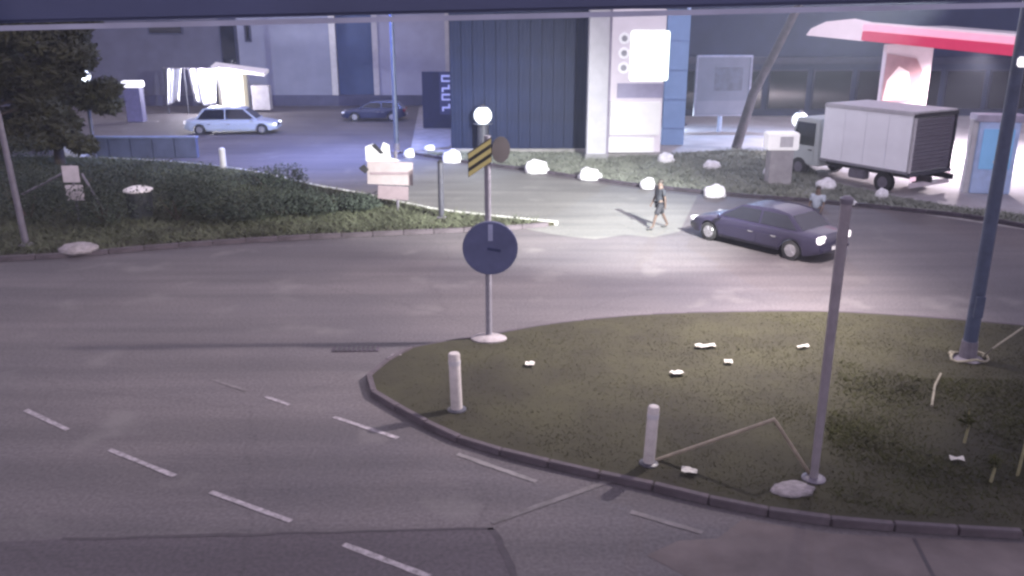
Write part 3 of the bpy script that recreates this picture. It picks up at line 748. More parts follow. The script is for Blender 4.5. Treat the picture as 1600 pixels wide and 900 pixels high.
# chevron and disc sign pole
pc_ = G(764, 535); k = mpp(pc_, 2)
cs = thing('chevron_sign', 'grey sign pole with a striped chevron board above a blue disc', 'traffic sign', (pc_.x, pc_.y, .1))
zt = zat(pc_, 212) - .1
MB().tube([(0, 0, 0), (0, 0, zt)], .075, 12).build('pole', mat('pale_sign_pole', (.19, .185, .22), .45, .2, 6, .1), cs, smooth=True)
zd = zat(pc_, 386) - .1; rd = 42 * mpp(pc_, zd)
d = MB(); d.tube([(.05, -.13, zd), (.05, -.10, zd)], rd, 36); d.build('disc', M_SIGNBLUE, cs)
d = MB(); d.tube([(.05, -.10, zd), (.05, -.085, zd)], rd * 1.03, 36); d.build('disc_rim', mat('rim_grey', (.16, .17, .24), .5), cs)
MB().box((.06, -.137, zd + rd * .6), (.11, .01, rd * .62), 0).build('pale_mark', mat('pale_blue_mark', (.26, .28, .42), .5), cs)
MB().box((.14, -.136, zd - rd * .05), (.32, .008, .07), 0, 0, R(10)).build('dark_mark', mat('dark_blue_mark', (.022, .03, .09), .5), cs)
MB().box((0, -.06, zd), (.22, .06, .08)).build('clamp', M_METAL, cs)
# chevron board: two plates meeting at the pole
zb0, zb1 = zat(pc_, 276) - .1, zat(pc_, 213) - .1
kk = mpp(pc_, 4.3); bw = 34 * kk
xl, xr = -bw + .06, .10
sl = (zb1 - zb0 - .56) / (xr - xl)
MB().slab([(xl, -.10, zb0), (xr, -.10, zb0 + (xr - xl) * sl), (xr, -.10, zb1), (xl, -.10, zb0 + .56)], (0, .03, 0)).build('chevron_board', mat('chevron_black', (.035, .035, .035), .5), cs)
M_YEL = mat('chevron_yellow', (.58, .51, .20), .5, .1, 4)
for j in range(3):
    h0 = zb0 + .015 + j * .205; y = -.104
    MB().slab([(xl + .01, y, h0), (xr - .01, y, h0 + (xr - xl - .02) * sl), (xr - .01, y, h0 + (xr - xl - .02) * sl + .11), (xl + .01, y, h0 + .11)], (0, -.012, 0)).build('yellow_stripe', M_YEL, cs)
sp_ = MB(); zc = (zb0 + zb1) / 2 + .16
sp_.slab([(.30 + .21 * math.cos(q * math.pi / 8), .02 + .10 * math.cos(q * math.pi / 8), zc + .30 * math.sin(q * math.pi / 8)) for q in range(16)], (.012, -.03, 0))
sp_.build('dark_side_plate', mat('plate_brown', (.045, .04, .045), .6), cs)
MB().tube([(0, 0, zc), (.28, .05, zc)], .025, 8).build('bracket', M_METAL, cs)
cl_ = MB(); cl_.sphere((0, -.05, 0), (.45, .32, .1), 14, 7); 
o = cl_.build('footing', mat('pale_rubble', (.24, .22, .235), .9, .35, 3, .8), cs, (0, 0, .02), smooth=True)
# pale direction board cluster
pd = G(622, 332); k = mpp(pd, 1.5)
ds = thing('direction_sign', 'cluster of pinkish white boards on a short post at the median', 'sign', (pd.x, pd.y, .1))
def zz(py): return zat(pd, py) - .1
def bx(x0, y0, x1, y1, d, m, nm, tl=0):
    a, b_ = zz(y1), zz(y0); MB().box((((x0 + x1) / 2 - 622) * k, d, (a + b_) / 2), ((x1 - x0) * k, .05, b_ - a), 0, 0, tl).build(nm, m, ds, bevel=.01)
M_PK = mat('pinkish_board', (.27, .235, .245), .55, .1, 3); M_PK2 = mat('pinker_board', (.19, .15, .17), .55, .12, 3)
MB().tube([(0, 0, 0), (0, 0, zz(236))], .06, 10).build('post', M_METAL, ds)
bx(577, 252, 648, 288, -.09, M_PK, 'main_board', R(2))
bx(592, 290, 640, 311, -.09, M_PK2, 'lower_board', R(3))
MB().slab([((x - 622) * k, -.10, zz(y)) for x, y in ((576, 251), (576, 229), (588, 224), (597, 240), (604, 222), (613, 226), (614, 246), (630, 251))], (0, .05, 0)).build('top_board', M_WHITE, ds)
MB().slab([((x - 622) * k, -.118, zz(y)) for x, y in ((585, 226), (592, 224), (605, 239), (599, 240))], (0, .012, 0)).build('dark_stripe', M_BLACK, ds)
MB().slab([((x - 622) * k, -.118, zz(y)) for x, y in ((564, 262), (573, 256), (580, 264), (574, 271))], (0, .03, 0)).build('dark_lug', M_BLACK, ds)
bx(582, 268, 642, 272, -.12, M_PK2, 'rib')
# left post and twin plate sign with stays
lpst = G(42, 388)
t = thing('grey_post', 'thin grey post leaning slightly at the far left edge', 'post', (lpst.x, lpst.y, .1)); t.rotation_euler.y = R(-2.2)
h = zat(lpst, 178)
MB().tube([(0, 0, 0), (0, 0, h)], [.11, .09], 12).build('shaft', M_METAL, t, smooth=True)
MB().lathe([(.24, 0), (.22, .06), (.13, .1)], n=12).build('base_plate', M_METAL, t)
MB().box((-.35, 0, h - .06), (.8, .1, .1)).build('cross_arm', M_METAL, t)
tp = G(124, 352); k = mpp(tp, 1.5)
tw_ = thing('twin_plate_sign', 'two square pale plates stacked on a stayed post in the hedge', 'sign', (tp.x, tp.y, .1))
def z2(py): return zat(tp, py) - .1
MB().tube([(0, .06, 0), (0, .06, z2(258))], .05, 10).build('post', M_METAL, tw_)
for (y0, y1, w, dx) in ((259, 285, 26, -1), (289, 313, 28, 1)):
    MB().box((dx * k, 0, (z2(y0) + z2(y1)) / 2), (w * k, .04, z2(y0) - z2(y1))).build('plate', mat('lilac_plate', (.46, .42, .46), .5, .12, 4), tw_, bevel=.012)
MB().tube([(-3 * k, .1, z2(266)), (-85 * k, .1, z2(305))], .045, 8).build('stay', M_METAL, tw_)
MB().tube([(14 * k, .1, z2(272)), (46 * k, -.2, z2(328))], .045, 8).build('stay', M_METAL, tw_)
bx_ = G(222, 345); k = mpp(bx_, 1)
bn = thing('litter_bin', 'dark round litter bin with a bright lid in the left hedge', 'bin', (bx_.x, bx_.y, .1))
h = zat(bx_, 298) - .1
MB().lathe([(17 * k, 0), (20 * k, h * .95), (20 * k, h)], n=20).build('body', mat('bin_grey', (.045, .05, .055), .6, .2, 4), bn, smooth=True)
MB().lathe([(22 * k, h), (22 * k, h + .06), (12 * k, h + .16), (2 * k, h + .18)], n=20).build('lid', mat('bin_lid', (.75, .72, .72), .4, .1, 3), bn, smooth=True)
# left background posts / wall
for px, y0, y1, r, lab in ((350, 268, 231, 5, 'short white bollard on the far side of the median'), (190, 243, 214, 4, 'short pale bollard in front of the low blue wall')):
    p = G(px, y0); k = mpp(p); h = zat(p, y1)
    o = thing('bollard', lab, 'bollard', (p.x, p.y, 0), 0, 'bollards at the left roadside')
    MB().lathe([(r * k, 0), (r * k, h * .95), (r * k * .6, h)], n=12).build('shaft', M_OFFW, o, smooth=True)
    MB().lathe([(r * k * 1.6, 0), (r * k * 1.5, .06), (r * k, .08)], n=12).build('foot', M_METAL, o)
wl0, wl1 = G(140, 246), G(300, 250)
o = thing('low_wall', 'low blue painted wall beyond the median at the left', 'wall', (wl0.x, wl0.y, 0))
L = (wl1 - wl0).length; hh = zat(wl0, 216)
for i in range(5):
    MB().box((L / 5 * (i + .5), 0, hh / 2), (L / 5 - .03, .4, hh)).build('panel', mat('blue_wall', (.055, .065, .125), .7, .2, 1.5), o, bevel=.02)
MB().box((L / 2, 0, hh + .06), (L + .1, .5, .1)).build('coping', mat('blue_coping', (.10, .125, .22), .6), o, bevel=.02)
slabstone(116, 246, 33, 22, 22, 'large pale boulder at the left end of the low blue wall', mat('pale_boulder', (.42, .42, .5), .9, .25, 2, .6), z=0, name='boulder', seed=3)

# ------------------------------------------------------------------ lit kiosk corner at the left rear
kb = G(365, 176); k = mpp(kb, 2)
ks = thing('kiosk', 'cream lit kiosk with a small awning behind the silver car', 'kiosk', (kb.x, kb.y, 0))
def kz(py): return zat(kb, py)
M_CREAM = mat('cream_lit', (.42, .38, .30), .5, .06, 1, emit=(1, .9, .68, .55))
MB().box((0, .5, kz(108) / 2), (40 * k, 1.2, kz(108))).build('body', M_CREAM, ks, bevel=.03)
MB().slab([(-26 * k, -.4, kz(108)), (56 * k, -.4, kz(119)), (56 * k, .9, kz(114)), (-26 * k, .9, kz(103))], (0, 0, .25)).build('awning', mat('awning_white', (.5, .47, .5), .6, .06, 1, emit=(1, .93, .97, .3)), ks)
MB().box((44 * k, .5, kz(138) / 2 + .2), (28 * k, .8, kz(138))).build('counter', mat('counter_grey', (.3, .28, .3), .6), ks, bevel=.02)
MB().box((26 * k, .2, kz(112) / 2), (.14, .14, kz(112) - .1)).build('awning_post', M_DKMETAL, ks)
kd = bpy.data.lights.new('added_kiosk_bulb', 'POINT'); kd.energy = 650; kd.color = (.95, .93, 1); kd.shadow_soft_size = .25  # bulb, globe and arm added to brighten the silver car and cloths
ko = bpy.data.objects.new('added_kiosk_bulb', kd); col.objects.link(ko); ko.parent = ks; ko.location = (-22 * k, -1.7, kz(112))
MB().sphere((-22 * k, -1.7, kz(112) + .1), .22, 12, 8).build('added_lamp_globe', M_GLOBE, ks, smooth=True)
MB().tube([(-22 * k, -1.7, kz(112) + .25), (-20 * k, -.3, kz(106))], .04, 6).build('added_lamp_arm', M_METAL, ks)
def cloth(x0, x1, z0, z1, skew, seed):                   # hanging cloth with folds, sagging hem
    n, m_ = 26, 10; v = []; f = []
    for b_ in range(m_ + 1):
        t_ = b_ / m_
        for a_ in range(n + 1):
            u_ = a_ / n
            x = x0 + (x1 - x0) * (.5 + (u_ - .5) * (1 - .22 * t_)) + skew * t_
            y = (.10 + .12 * t_) * math.sin(u_ * 21 + seed + .8 * math.sin(t_ * 3 + seed)) + .08 * math.sin(u_ * 7 + seed)
            v.append((x, y, z1 + (z0 - z1) * t_ + .16 * math.sin(u_ * 5 + seed) * t_))
    for b_ in range(m_):
        for a_ in range(n): f.append((b_ * (n + 1) + a_, b_ * (n + 1) + a_ + 1, (b_ + 1) * (n + 1) + a_ + 1, (b_ + 1) * (n + 1) + a_))
    return MB().add(v, f)
rb_ = G(306, 178); k = mpp(rb_, 2)
rail = thing('cloth_rack', 'rack of white hanging cloths left of the cream kiosk', 'rack', (rb_.x, rb_.y, 0))
def rz_(py): return zat(rb_, py)
MB().tube([(-44 * k, 0, rz_(106)), (42 * k, 0, rz_(108))], .05, 8).build('rail', M_METAL, rail)
for x in (-43 * k, -12 * k, 41 * k): MB().tube([(x, .12, 0), (x, .12, rz_(104))], .06, 8).build('post', M_DKMETAL, rail)
M_CLOTH = mat('white_cloth', (.6, .6, .66), .8, .12, 2, .3)
for x0_, x1_, p0, p1, sk, sd in ((-6 * k, 38 * k, 162, 108, 0, 1.3), (-36 * k, -14 * k, 160, 107, -.35, 4.1)):
    o = cloth(x0_, x1_, rz_(p0), rz_(p1), sk, sd).build('cloth', M_CLOTH, rail, smooth=True)
    sd_ = o.modifiers.new('thick', 'SOLIDIFY'); sd_.thickness = .02
kp = G(215, 190); k = mpp(kp)
lt = thing('flat_lamp', 'flat white lamp on a dark cabinet right of the big tree', 'lamp', (kp.x, kp.y, 0))
MB().box((0, 0, zat(kp, 137) / 2), (24 * k, .8, zat(kp, 137))).build('cabinet', mat('purple_cabinet', (.09, .085, .17), .6), lt, bevel=.03)
MB().box((0, -.1, zat(kp, 131)), (30 * k, .9, 10 * k)).build('lens', mat('flat_lens', (.8, .8, .8), .4, .02, 2, emit=(.95, .92, 1, 1.0)), lt, bevel=.05)

# vertical sign next to dark building
vb = G(692, 200); k = mpp(vb, 2)
vs = thing('vertical_sign', 'tall dark sign with a column of pale lettering at the dark building', 'sign', (vb.x, vb.y, 0))
z0, z1 = zat(vb, 180), zat(vb, 112)
MB().box((-8 * k, .1, z1 / 2), (46 * k, .2, z1)).build('board', mat('sign_navy', (.012, .014, .04), .5), vs, bevel=.02)
M_LET = mat('pale_letter', (.55, .56, .75), .5, .05, 2, emit=(.7, .72, 1, .2))
MB().box((6 * k, -.01, (z0 + z1) / 2), (20 * k, .03, z1 - z0 - .1)).build('letter_panel', mat('letter_panel', (.04, .045, .10), .5), vs)
for i, py in enumerate((123, 138, 152, 168)):      # illegible pale characters, one above another
    zc = zat(vb, py); s = 7 * k; g = MB()
    if i % 2 == 0:
        g.box((6 * k, -.04, zc + s * .6), (s * 1.9, .03, s * .4)); g.box((6 * k, -.04, zc - s * .5), (s * 1.9, .03, s * .35)); g.box((6 * k - s * .8, -.041, zc), (s * .35, .03, s * .7))
    else:
        g.box((6 * k, -.04, zc), (s * 1.8, .03, s * .4)); g.box((6 * k + s * .7, -.041, zc + s * .5), (s * .4, .03, s * .6)); g.box((6 * k - s * .7, -.041, zc - s * .5), (s * .4, .03, s * .6))
    g.build('letter', M_LET, vs)

# ------------------------------------------------------------------ vehicles
def car(name, label, loc, rz, paint, L=4.7, W=1.85, H=1.46, boot=True, group=None, tail=(1, .9, .95, .8), head=None):
    t = thing(name, label, 'car', loc, rz, group)
    hl = L / 2; xw = (-hl + .95, hl - .92); wr = .33
    def ztop(x):
        P = [(-hl, .80), (-hl + .08, .93), (-hl + .75, .98), (-hl + 1.3, .97), (hl - 1.55, .95), (hl - .9, .88), (hl - .25, .76), (hl - .05, .66), (hl, .56)]
        for (a, za), (b, zb) in zip(P, P[1:]):
            if x <= b: return za + (zb - za) * max(0, (x - a)) / (b - a)
        return .56
    def hw(x):
        e = abs(x) / hl
        return W / 2 * (1 - .16 * max(0, (e - .72) / .28) ** 2.2)
    def zbot(x):
        z = .24 + .12 * max(0, (abs(x) / hl - .85) / .15)
        for c in xw:
            d = abs(x - c)
            if d < wr + .07: z = max(z, math.sqrt(max(0, (wr + .07) ** 2 - d * d)) + wr - .03)
        return z
    xs = sorted(set([-hl + i * L / 70 for i in range(71)]))
    v = []; f = []; n = 0
    for x in xs:
        zt, w, zb = ztop(x), hw(x), zbot(x)
        half = [(0, zt + .025), (.5 * w, zt + .02), (.86 * w, zt - .005), (.96 * w, zt - .06), (w, max(zt - .22, zb + .04)), (w * .995, max(.52, zb + .03)), (w * .985, max(.36, zb + .015)), (w * .95, zb)]
        ring = [(x, -y, z) for y, z in half[::-1]] + [(x, y, z) for y, z in half[1:]]
        n = len(ring); v += ring
    for i in range(len(xs) - 1):
        for q in range(n - 1): f.append((i * n + q, i * n + q + 1, (i + 1) * n + q + 1, (i + 1) * n + q))
    f.append(tuple(range(n))); f.append(tuple((len(xs) - 1) * n + q for q in range(n)))
    MB().add(v, f).build('body', paint, t, smooth=True)
    # cabin
    zb_ = .93; yb, yr = W / 2 * .86, W / 2 * .66
    if boot: S = [(-hl + .62, zb_), (-hl + 1.25, H - .08), (-hl + 1.75, H), (hl - 2.35, H - .02), (hl - 2.05, H - .07), (hl - 1.15, zb_)]
    else: S = [(-hl + .12, zb_), (-hl + .50, H - .06), (-hl + 1.2, H), (hl - 2.3, H - .02), (hl - 2.0, H - .07), (hl - 1.15, zb_)]
    def yy(z): return yb + (yr - yb) * (z - zb_) / (H - zb_)
    m = len(S)
    vs = [(x, -yy(z), z) for x, z in S] + [(x, yy(z), z) for x, z in S]
    fs = [tuple(range(m)), tuple(range(m, 2 * m))] + [(q, q + 1, m + q + 1, m + q) for q in range(m - 1)]
    MB().add(vs, fs).build('roof', paint, t, bevel=.03, smooth=True)
    def glass(nm, quad, out):
        MB().slab(quad, Vector(out).normalized() * .012).build(nm, M_GLASS, t)
    def lerp2(a, b, u): return (a[0] + (b[0] - a[0]) * u, a[1] + (b[1] - a[1]) * u)
    for nm, A, B, o in (('rear_window', S[0], S[1], (-1, 0, .8)), ('windscreen', S[5], S[4], (1, 0, .8))):
        a, b_ = lerp2(A, B, .12), lerp2(A, B, .92)
        glass(nm, [(a[0], -yy(a[1]) * .9, a[1]), (a[0], yy(a[1]) * .9, a[1]), (b_[0], yy(b_[1]) * .88, b_[1]), (b_[0], -yy(b_[1]) * .88, b_[1])], o)
    zl, zh = zb_ + .05, H - .11
    def xon(A, B, z): return A[0] + (B[0] - A[0]) * (z - A[1]) / (B[1] - A[1])
    xl0, xh0 = xon(S[0], S[1], zl) + .16, xon(S[0], S[1], min(zh, S[1][1])) + .12
    xl1, xh1 = xon(S[5], S[4], zl) - .14, xon(S[5], S[4], zh) - .10
    mid = (xl0 + xl1) / 2 - .05
    for sg in (-1, 1):
        for q in ([(xl0, zl), (mid - .04, zl), (mid - .04, zh), (xh0, zh)], [(mid + .04, zl), (xl1, zl), (xh1, zh), (mid + .04, zh)]):
            glass('side_window', [(x, sg * yy(z), z) for x, z in q], (0, sg, .3))
        for x0, x1 in ((xw[0] + wr + .10, mid - .005), (mid + .005, xw[1] - wr - .12)):
            w0 = hw((x0 + x1) / 2)
            d_ = MB().slab([(x0, sg * (w0 - .006), .34), (x1, sg * (w0 - .006), .34), (x1, sg * (w0 - .004), .72), (x0, sg * (w0 - .004), .72)], (0, sg * .016, 0)).build('door', paint, t, bevel=.005)
            MB().box((x0 + .22, sg * (w0 + .025), .69), (.2, .03, .035)).build('handle', M_CHROME, d_, bevel=.008)
        mr = MB().box((hl - 1.45, sg * (W / 2 + .07), .99), (.12, .2, .14)).build('mirror', paint, t, bevel=.03)
        hx = hw(hl - .1)
        MB().box((hl - .12, sg * hx * .78, .64), (.26, .36, .13), -sg * .35).build('headlight', head or mat('headlamp_glass', (.7, .7, .75), .15, .05, 2), t, bevel=.03)
        MB().box((-hl + .06, sg * hx * .76, .80), (.16, .44, .22), sg * .2).build('tail_light', mat('tail_lamp_' + name + str(tail[3]), (.5, .45, .48), .2, .05, 2, emit=tail) if tail else mat('dark_tail', (.25, .02, .03), .2), t, bevel=.03)
    for xc in xw:
        for sg in (-1, 1):
            yc = sg * (W / 2 - .13)
            w_ = bpy.data.objects.new('wheel', None); col.objects.link(w_); w_.parent = t; w_.location = (xc, yc, wr)
            ty = MB().tube([(0, -.1, 0), (0, -.085, 0), (0, .085, 0), (0, .1, 0)], [wr - .03, wr, wr, wr - .03], 22).build('tyre', M_RUB, w_, smooth=True)
            rm = MB().tube([(0, sg * .085, 0), (0, sg * .107, 0)], [wr * .66, wr * .62], 18)
            for q in range(5):
                a = q * 6.283 / 5; rm.box((math.cos(a) * wr * .36, sg * .112, math.sin(a) * wr * .36), (wr * .5, .015, .05), 0, 0, -a)
            rm.build('rim', M_CHROME, w_)
    MB().box((-hl - .02, 0, .46), (.14, W * .80, .18)).build('bumper', paint, t, bevel=.05)
    MB().box((hl + .0, 0, .40), (.14, W * .78, .2)).build('bumper', paint, t, bevel=.05)
    MB().box((hl - .01, 0, .58), (.06, W * .45, .12)).build('grille', M_BLACK, t, bevel=.01)
    MB().box((-hl - .10, 0, .50), (.02, .52, .12)).build('number_plate', M_WHITE, t, bevel=.004)
    return t
c0 = G(1072, 384); c1 = G(1230, 402)
hd = math.atan2(c0.y - c1.y, c0.x - c1.x)        # heads away to the left
side = Vector((math.cos(hd), math.sin(hd), 0)); lat = Vector((-side.y, side.x, 0))
ctr = (c0 + c1) / 2 - lat * .95
if (ctr.y < (c0.y + c1.y) / 2): ctr = (c0 + c1) / 2 + lat * .95
CARPOS = Vector((8.75, 29.0, 0.0)); CARROT = R(129)
P_BLUE = mat('midnight_blue_paint', (.017, .0145, .034), .3, .08, 1.5, coat=.5)
mycar = car('blue_car', 'dark blue saloon car seen from its rear corner on the road', CARPOS, CARROT, P_BLUE, 5.2, 2.02, 1.5, True, tail=(1, .9, .95, 3.0))
P_SILVER = mat('silver_paint', (.26, .29, .36), .35, .06, 1.5, coat=.4)
sb = G(360, 210)
car('silver_car', 'silver car parked in front of the lit kiosk at left', Vector((sb.x, sb.y + .9, 0)), R(4), P_SILVER, 5.9, 2.2, 1.72, True, tail=(1, 1, 1, .7), head=mat('lit_headlamp', (.8, .8, .85), .2, .03, 2, emit=(.9, .93, 1, 2.5)))
sb = G(583, 190)
car('navy_car', 'dark navy car parked at the foot of the pale building', Vector((sb.x, sb.y + .9, 0)), R(182), mat('navy_paint', (.012, .015, .05), .35, .05, 1.5, coat=.4), 4.6, 1.8, 1.45, False, tail=None)

# box truck
tr0 = G(1412, 308)
TR = thing('box_truck', 'box truck with a pale cargo box and grey rear shutter', 'truck', (tr0.x, tr0.y, 0), R(121))
# local: x forward, y left; rear near corner at the origin's left side -> box spans y in [-W,0]
TW, TL = 3.0, 4.7
zt = zat(tr0, 178)
zb = .98
M_BOX = mat('box_panel', (.84, .85, .90), .5, .06, .8)
MB().box((TL / 2 + .05, -TW / 2, (zb + zt) / 2), (TL - .1, TW - .06, zt - zb - .04)).build('cargo_box', M_BOX, TR)
npn = 4
for i in range(npn):
    w = (TL - .1) / npn
    MB().box((.05 + w * (i + .5), -.015, (zb + zt) / 2), (w - .015, .03, zt - zb - .2)).build('side_panel', M_BOX, TR, bevel=.006)
MB().box((TL / 2, 0.0, zb + .05), (TL, .07, .12)).build('lower_rail', mat('rail_grey', (.2, .2, .23), .5), TR, bevel=.01)
MB().box((TL / 2, 0.0, zt - .05), (TL, .07, .12)).build('upper_rail', M_OFFW, TR, bevel=.01)
MB().box((TL / 2, -TW / 2, zt + .03), (TL, TW, .08)).build('roof', M_OFFW, TR, bevel=.02)
sh0, sh1 = zb + .1, zt - .22; ns = 14
for i in range(ns):
    h_ = (sh1 - sh0) / ns
    MB().box((-.01, -TW / 2, sh0 + h_ * (i + .5)), (.05, TW - .3, h_ - .012)).build('shutter_slat', mat('shutter_grey', (.10, .09, .115), .5, .1, 2), TR, bevel=.008)
for cx, cz, dx, dz in ((-.08, (zb + zt) / 2, .14, zt - zb), (-TW + .08, (zb + zt) / 2, .16, zt - zb)):
    MB().box((-.02, cx, cz), (.1, dx, dz)).build('rear_frame', M_BLACK if cx < -1 else M_OFFW, TR, bevel=.01)
MB().box((-.025, -TW / 2, zt - .1), (.11, TW, .16)).build('rear_header', M_BLACK, TR, bevel=.01)
MB().box((-.05, -TW / 2, zb - .02), (.16, TW, .16)).build('rear_sill', M_DKMETAL, TR, bevel=.01)
for yc in (-.75, -TW + .75): MB().box((TL / 2 + 1.0, yc, .8), (TL + 3.4, .12, .24)).build('chassis_rail', M_BLACK, TR)
MB().box((-.12, -TW / 2, .5), (.12, TW - .2, .22)).build('rear_bumper', mat('truck_bumper', (.5, .45, .5), .5), TR, bevel=.02)
for yc in (-.25, -TW + .25): MB().box((-.14, yc, .78), (.1, .34, .18)).build('tail_light', mat('truck_tail', (.6, .4, .5), .3, .05, 2, emit=(1, .7, .85, .9)), TR, bevel=.02)
MB().box((-.19, -TW / 2 - .2, .58), (.02, .55, .14)).build('number_plate', M_WHITE, TR)
def wheel(x, y, r=.46):
    w_ = bpy.data.objects.new('wheel', None); col.objects.link(w_); w_.parent = TR; w_.location = (x, y, r)
    MB().tube([(0, -.14, 0), (0, -.12, 0), (0, .12, 0), (0, .14, 0)], [r - .04, r, r, r - .04], 22).build('tyre', M_RUB, w_, smooth=True)
    MB().tube([(0, -.15, 0), (0, .15, 0)], r * .55, 16).build('rim', M_METAL, w_)
for y in (-.2, -TW + .2): wheel(1.2, y); wheel(TL + 1.3, y)
for y in (-.2, -TW + .2): MB().box((1.2, y, 1.0 - .03), (1.2, .36, .04)).build('mudguard', M_BLACK, TR)
MB().box((2.6, -.22, .62), (.9, .4, .4)).build('fuel_tank', M_METAL, TR, bevel=.05)
cz1 = zt - .75
cab = MB(); pr = [(TL + .15, .6), (TL + 2.0, .6), (TL + 2.05, 1.5), (TL + 1.7, cz1), (TL + .25, cz1)]
cab.slab([(x, -.12, z) for x, z in pr], (0, -TW + .24, 0)); cab.build('cab', mat('cab_paint', (.42, .46, .46), .4, .08, 1), TR, bevel=.05)
MB().slab([(x, -.12, z) for x, z in ((TL + .5, 1.55), (TL + 1.85, 1.55), (TL + 1.6, cz1 - .2), (TL + .5, cz1 - .2))], (0, .02, 0)).build('side_window', M_GLASS, TR)
MB().slab([(TL + 2.03, -.3, 1.6), (TL + 2.03, -TW + .3, 1.6), (TL + 1.74, -TW + .3, cz1 - .15), (TL + 1.74, -.3, cz1 - .15)], (.03, 0, .01)).build('windscreen', M_GLASS, TR)
cd = MB().box((TL + 1.1, -.11, 1.1), (1.2, .03, .85)).build('door', mat('cab_paint', (.42, .46, .46), .4), TR, bevel=.01)
MB().box((TL + .7, -.08, 1.35), (.2, .05, .05)).build('handle', M_BLACK, cd)
MB().box((TL + 2.02, -TW / 2, .5), (.25, TW - .1, .35)).build('front_bumper', M_DKMETAL, TR, bevel=.04)
MB().box((TL + 1.85, .12, 1.9), (.08, .28, .5)).build('mirror', M_BLACK, TR, bevel=.03)

# ------------------------------------------------------------------ people
def skinned(name, m, parent, pts, edges, sub=2, root=0):
    me = bpy.data.meshes.new(name); me.from_pydata([p[0] for p in pts], edges, []); me.update()
    o = bpy.data.objects.new(name, me); col.objects.link(o)
    md = o.modifiers.new('skin', 'SKIN'); md.use_smooth_shade = True
    for i, p in enumerate(pts):
        r = p[1]; me.skin_vertices[0].data[i].radius = r if isinstance(r, tuple) else (r, r)
        me.skin_vertices[0].data[i].use_root = (i == root)
    s = o.modifiers.new('sub', 'SUBSURF'); s.levels = sub; s.render_levels = sub
    dg = bpy.context.evaluated_depsgraph_get()
    nm = bpy.data.meshes.new_from_object(o.evaluated_get(dg))
    bpy.data.objects.remove(o)
    nm.materials.clear(); nm.materials.append(m); nm.name = name
    for p in nm.polygons: p.use_smooth = True
    o = bpy.data.objects.new(name, nm); col.objects.link(o); o.parent = parent
    return o
M_SKIN = mat('skin', (.07, .047, .04), .6, .08, 6)
M_HAIR = mat('hair', (.02, .016, .015), .7, .2, 8)
def person(label, loc, rz, top, bottom, long_legs, stride, arms, height=1.74):
    t = thing('person', label, 'person', loc, rz); t.scale = (height / 1.74,) * 3
    # faces +x; legs swing along x
    hz, kz_, az = .92, .50, .09
    def leg(sg, s):
        y = sg * .10
        return [((0, y, .88), .095), ((s * .22, y * 1.05, .50), .062), ((s * .22 - .06 + s * .18, y * 1.05, .10), .042), ((s * .40 + .10, y * 1.15, .035), (.045, .03))]
    pts = [((0, 0, .95), .125)]                                    # pelvis
    pts += [((0, 0, 1.15), (.13, .105)), ((0, 0, 1.36), (.15, .11)), ((0, 0, 1.48), .062), ((.02, 0, 1.57), .075), ((.03, 0, 1.66), .088), ((.02, 0, 1.72), .06), ((.115, 0, 1.615), .018)]
    edges = [(0, 1), (1, 2), (2, 3), (3, 4), (4, 5), (5, 6), (4, 7)]
    legs = []
    for sg in (-1, 1):
        base = len(pts); l = leg(sg, stride * sg); pts += l; legs.append(l)
        edges += [(0, base), (base, base + 1), (base + 1, base + 2), (base + 2, base + 3)]
    armp = []
    for sg in (-1, 1):
        base = len(pts); sw, el = arms[0 if sg < 0 else 1]
        sh = Vector((0, sg * .19, 1.40)); e = sh + Vector((sw * .12, sg * .06, -.28)); w = e + Vector((sw * .12 + el, sg * .0, -.24 + abs(el) * .5))
        hnd = w + (w - e).normalized() * .09
        pts += [(tuple(sh), .06), (tuple(e), .043), (tuple(w), .032), (tuple(hnd), (.038, .02))]
        edges += [(2, base), (base, base + 1), (base + 1, base + 2), (base + 2, base + 3)]
        d = (w - e).normalized(); u = Vector((d.z, 0, -d.x)).normalized() if abs(d.y) < .95 else Vector((1, 0, 0))
        for q in range(4):                                          # fingers
            i = len(pts); o = hnd + u * (q - 1.5) * .018
            pts += [(tuple(o + d * .03), .009), (tuple(o + d * (.07 + (.012 if q in (1, 2) else 0)) - Vector((0, sg * .012, 0))), .007)]
            edges += [(base + 3, i), (i, i + 1)]
        i = len(pts); pts += [(tuple(w + u * .045 + d * .05), .009)]; edges += [(base + 2, i)]
        armp.append((sh, e, w))
    skinned('body', M_SKIN, t, pts, edges, 1)
    # shirt
    sp = [((0, 0, .90), (.18, .15)), ((0, 0, 1.15), (.18, .15)), ((0, 0, 1.37), (.195, .145)), ((0, 0, 1.46), .095)]
    se = [(0, 1), (1, 2), (2, 3)]
    for sh, e, w in armp:
        b_ = len(sp); sp += [(tuple(sh), .085), (tuple(sh.lerp(e, .75)), .072)]; se += [(2, b_), (b_, b_ + 1)]
    skinned('shirt', top, t, sp, se, 2)
    bp = [((0, 0, .93), (.15, .125))]; be = []
    for l in legs:
        b_ = len(bp); a, k_, an = Vector(l[0][0]), Vector(l[1][0]), Vector(l[2][0])
        bp += [(tuple(a), .13), (tuple(k_), .105)]; be += [(0, b_), (b_, b_ + 1)]
        if long_legs: bp += [(tuple(k_.lerp(an, .9)), .065)]; be += [(b_ + 1, b_ + 2)]
    skinned('trousers' if long_legs else 'shorts', bottom, t, bp, be, 2)
    h_ = MB(); h_.sphere((-.0, 0, 1.69), (.105, .088, .082), 16, 10); h_.build('hair', M_HAIR, t, smooth=True)
    for l in legs:
        f = Vector(l[3][0]); MB().sphere((f.x - .03, f.y, .04), (.135, .05, .045), 12, 7).build('shoe', M_BLACK, t, smooth=True)
    for sg in (-1, 1): MB().sphere((.112, sg * .033, 1.65), .012, 8, 5).build('eye', M_BLACK, t)
    return t
pp = G(1029, 357)
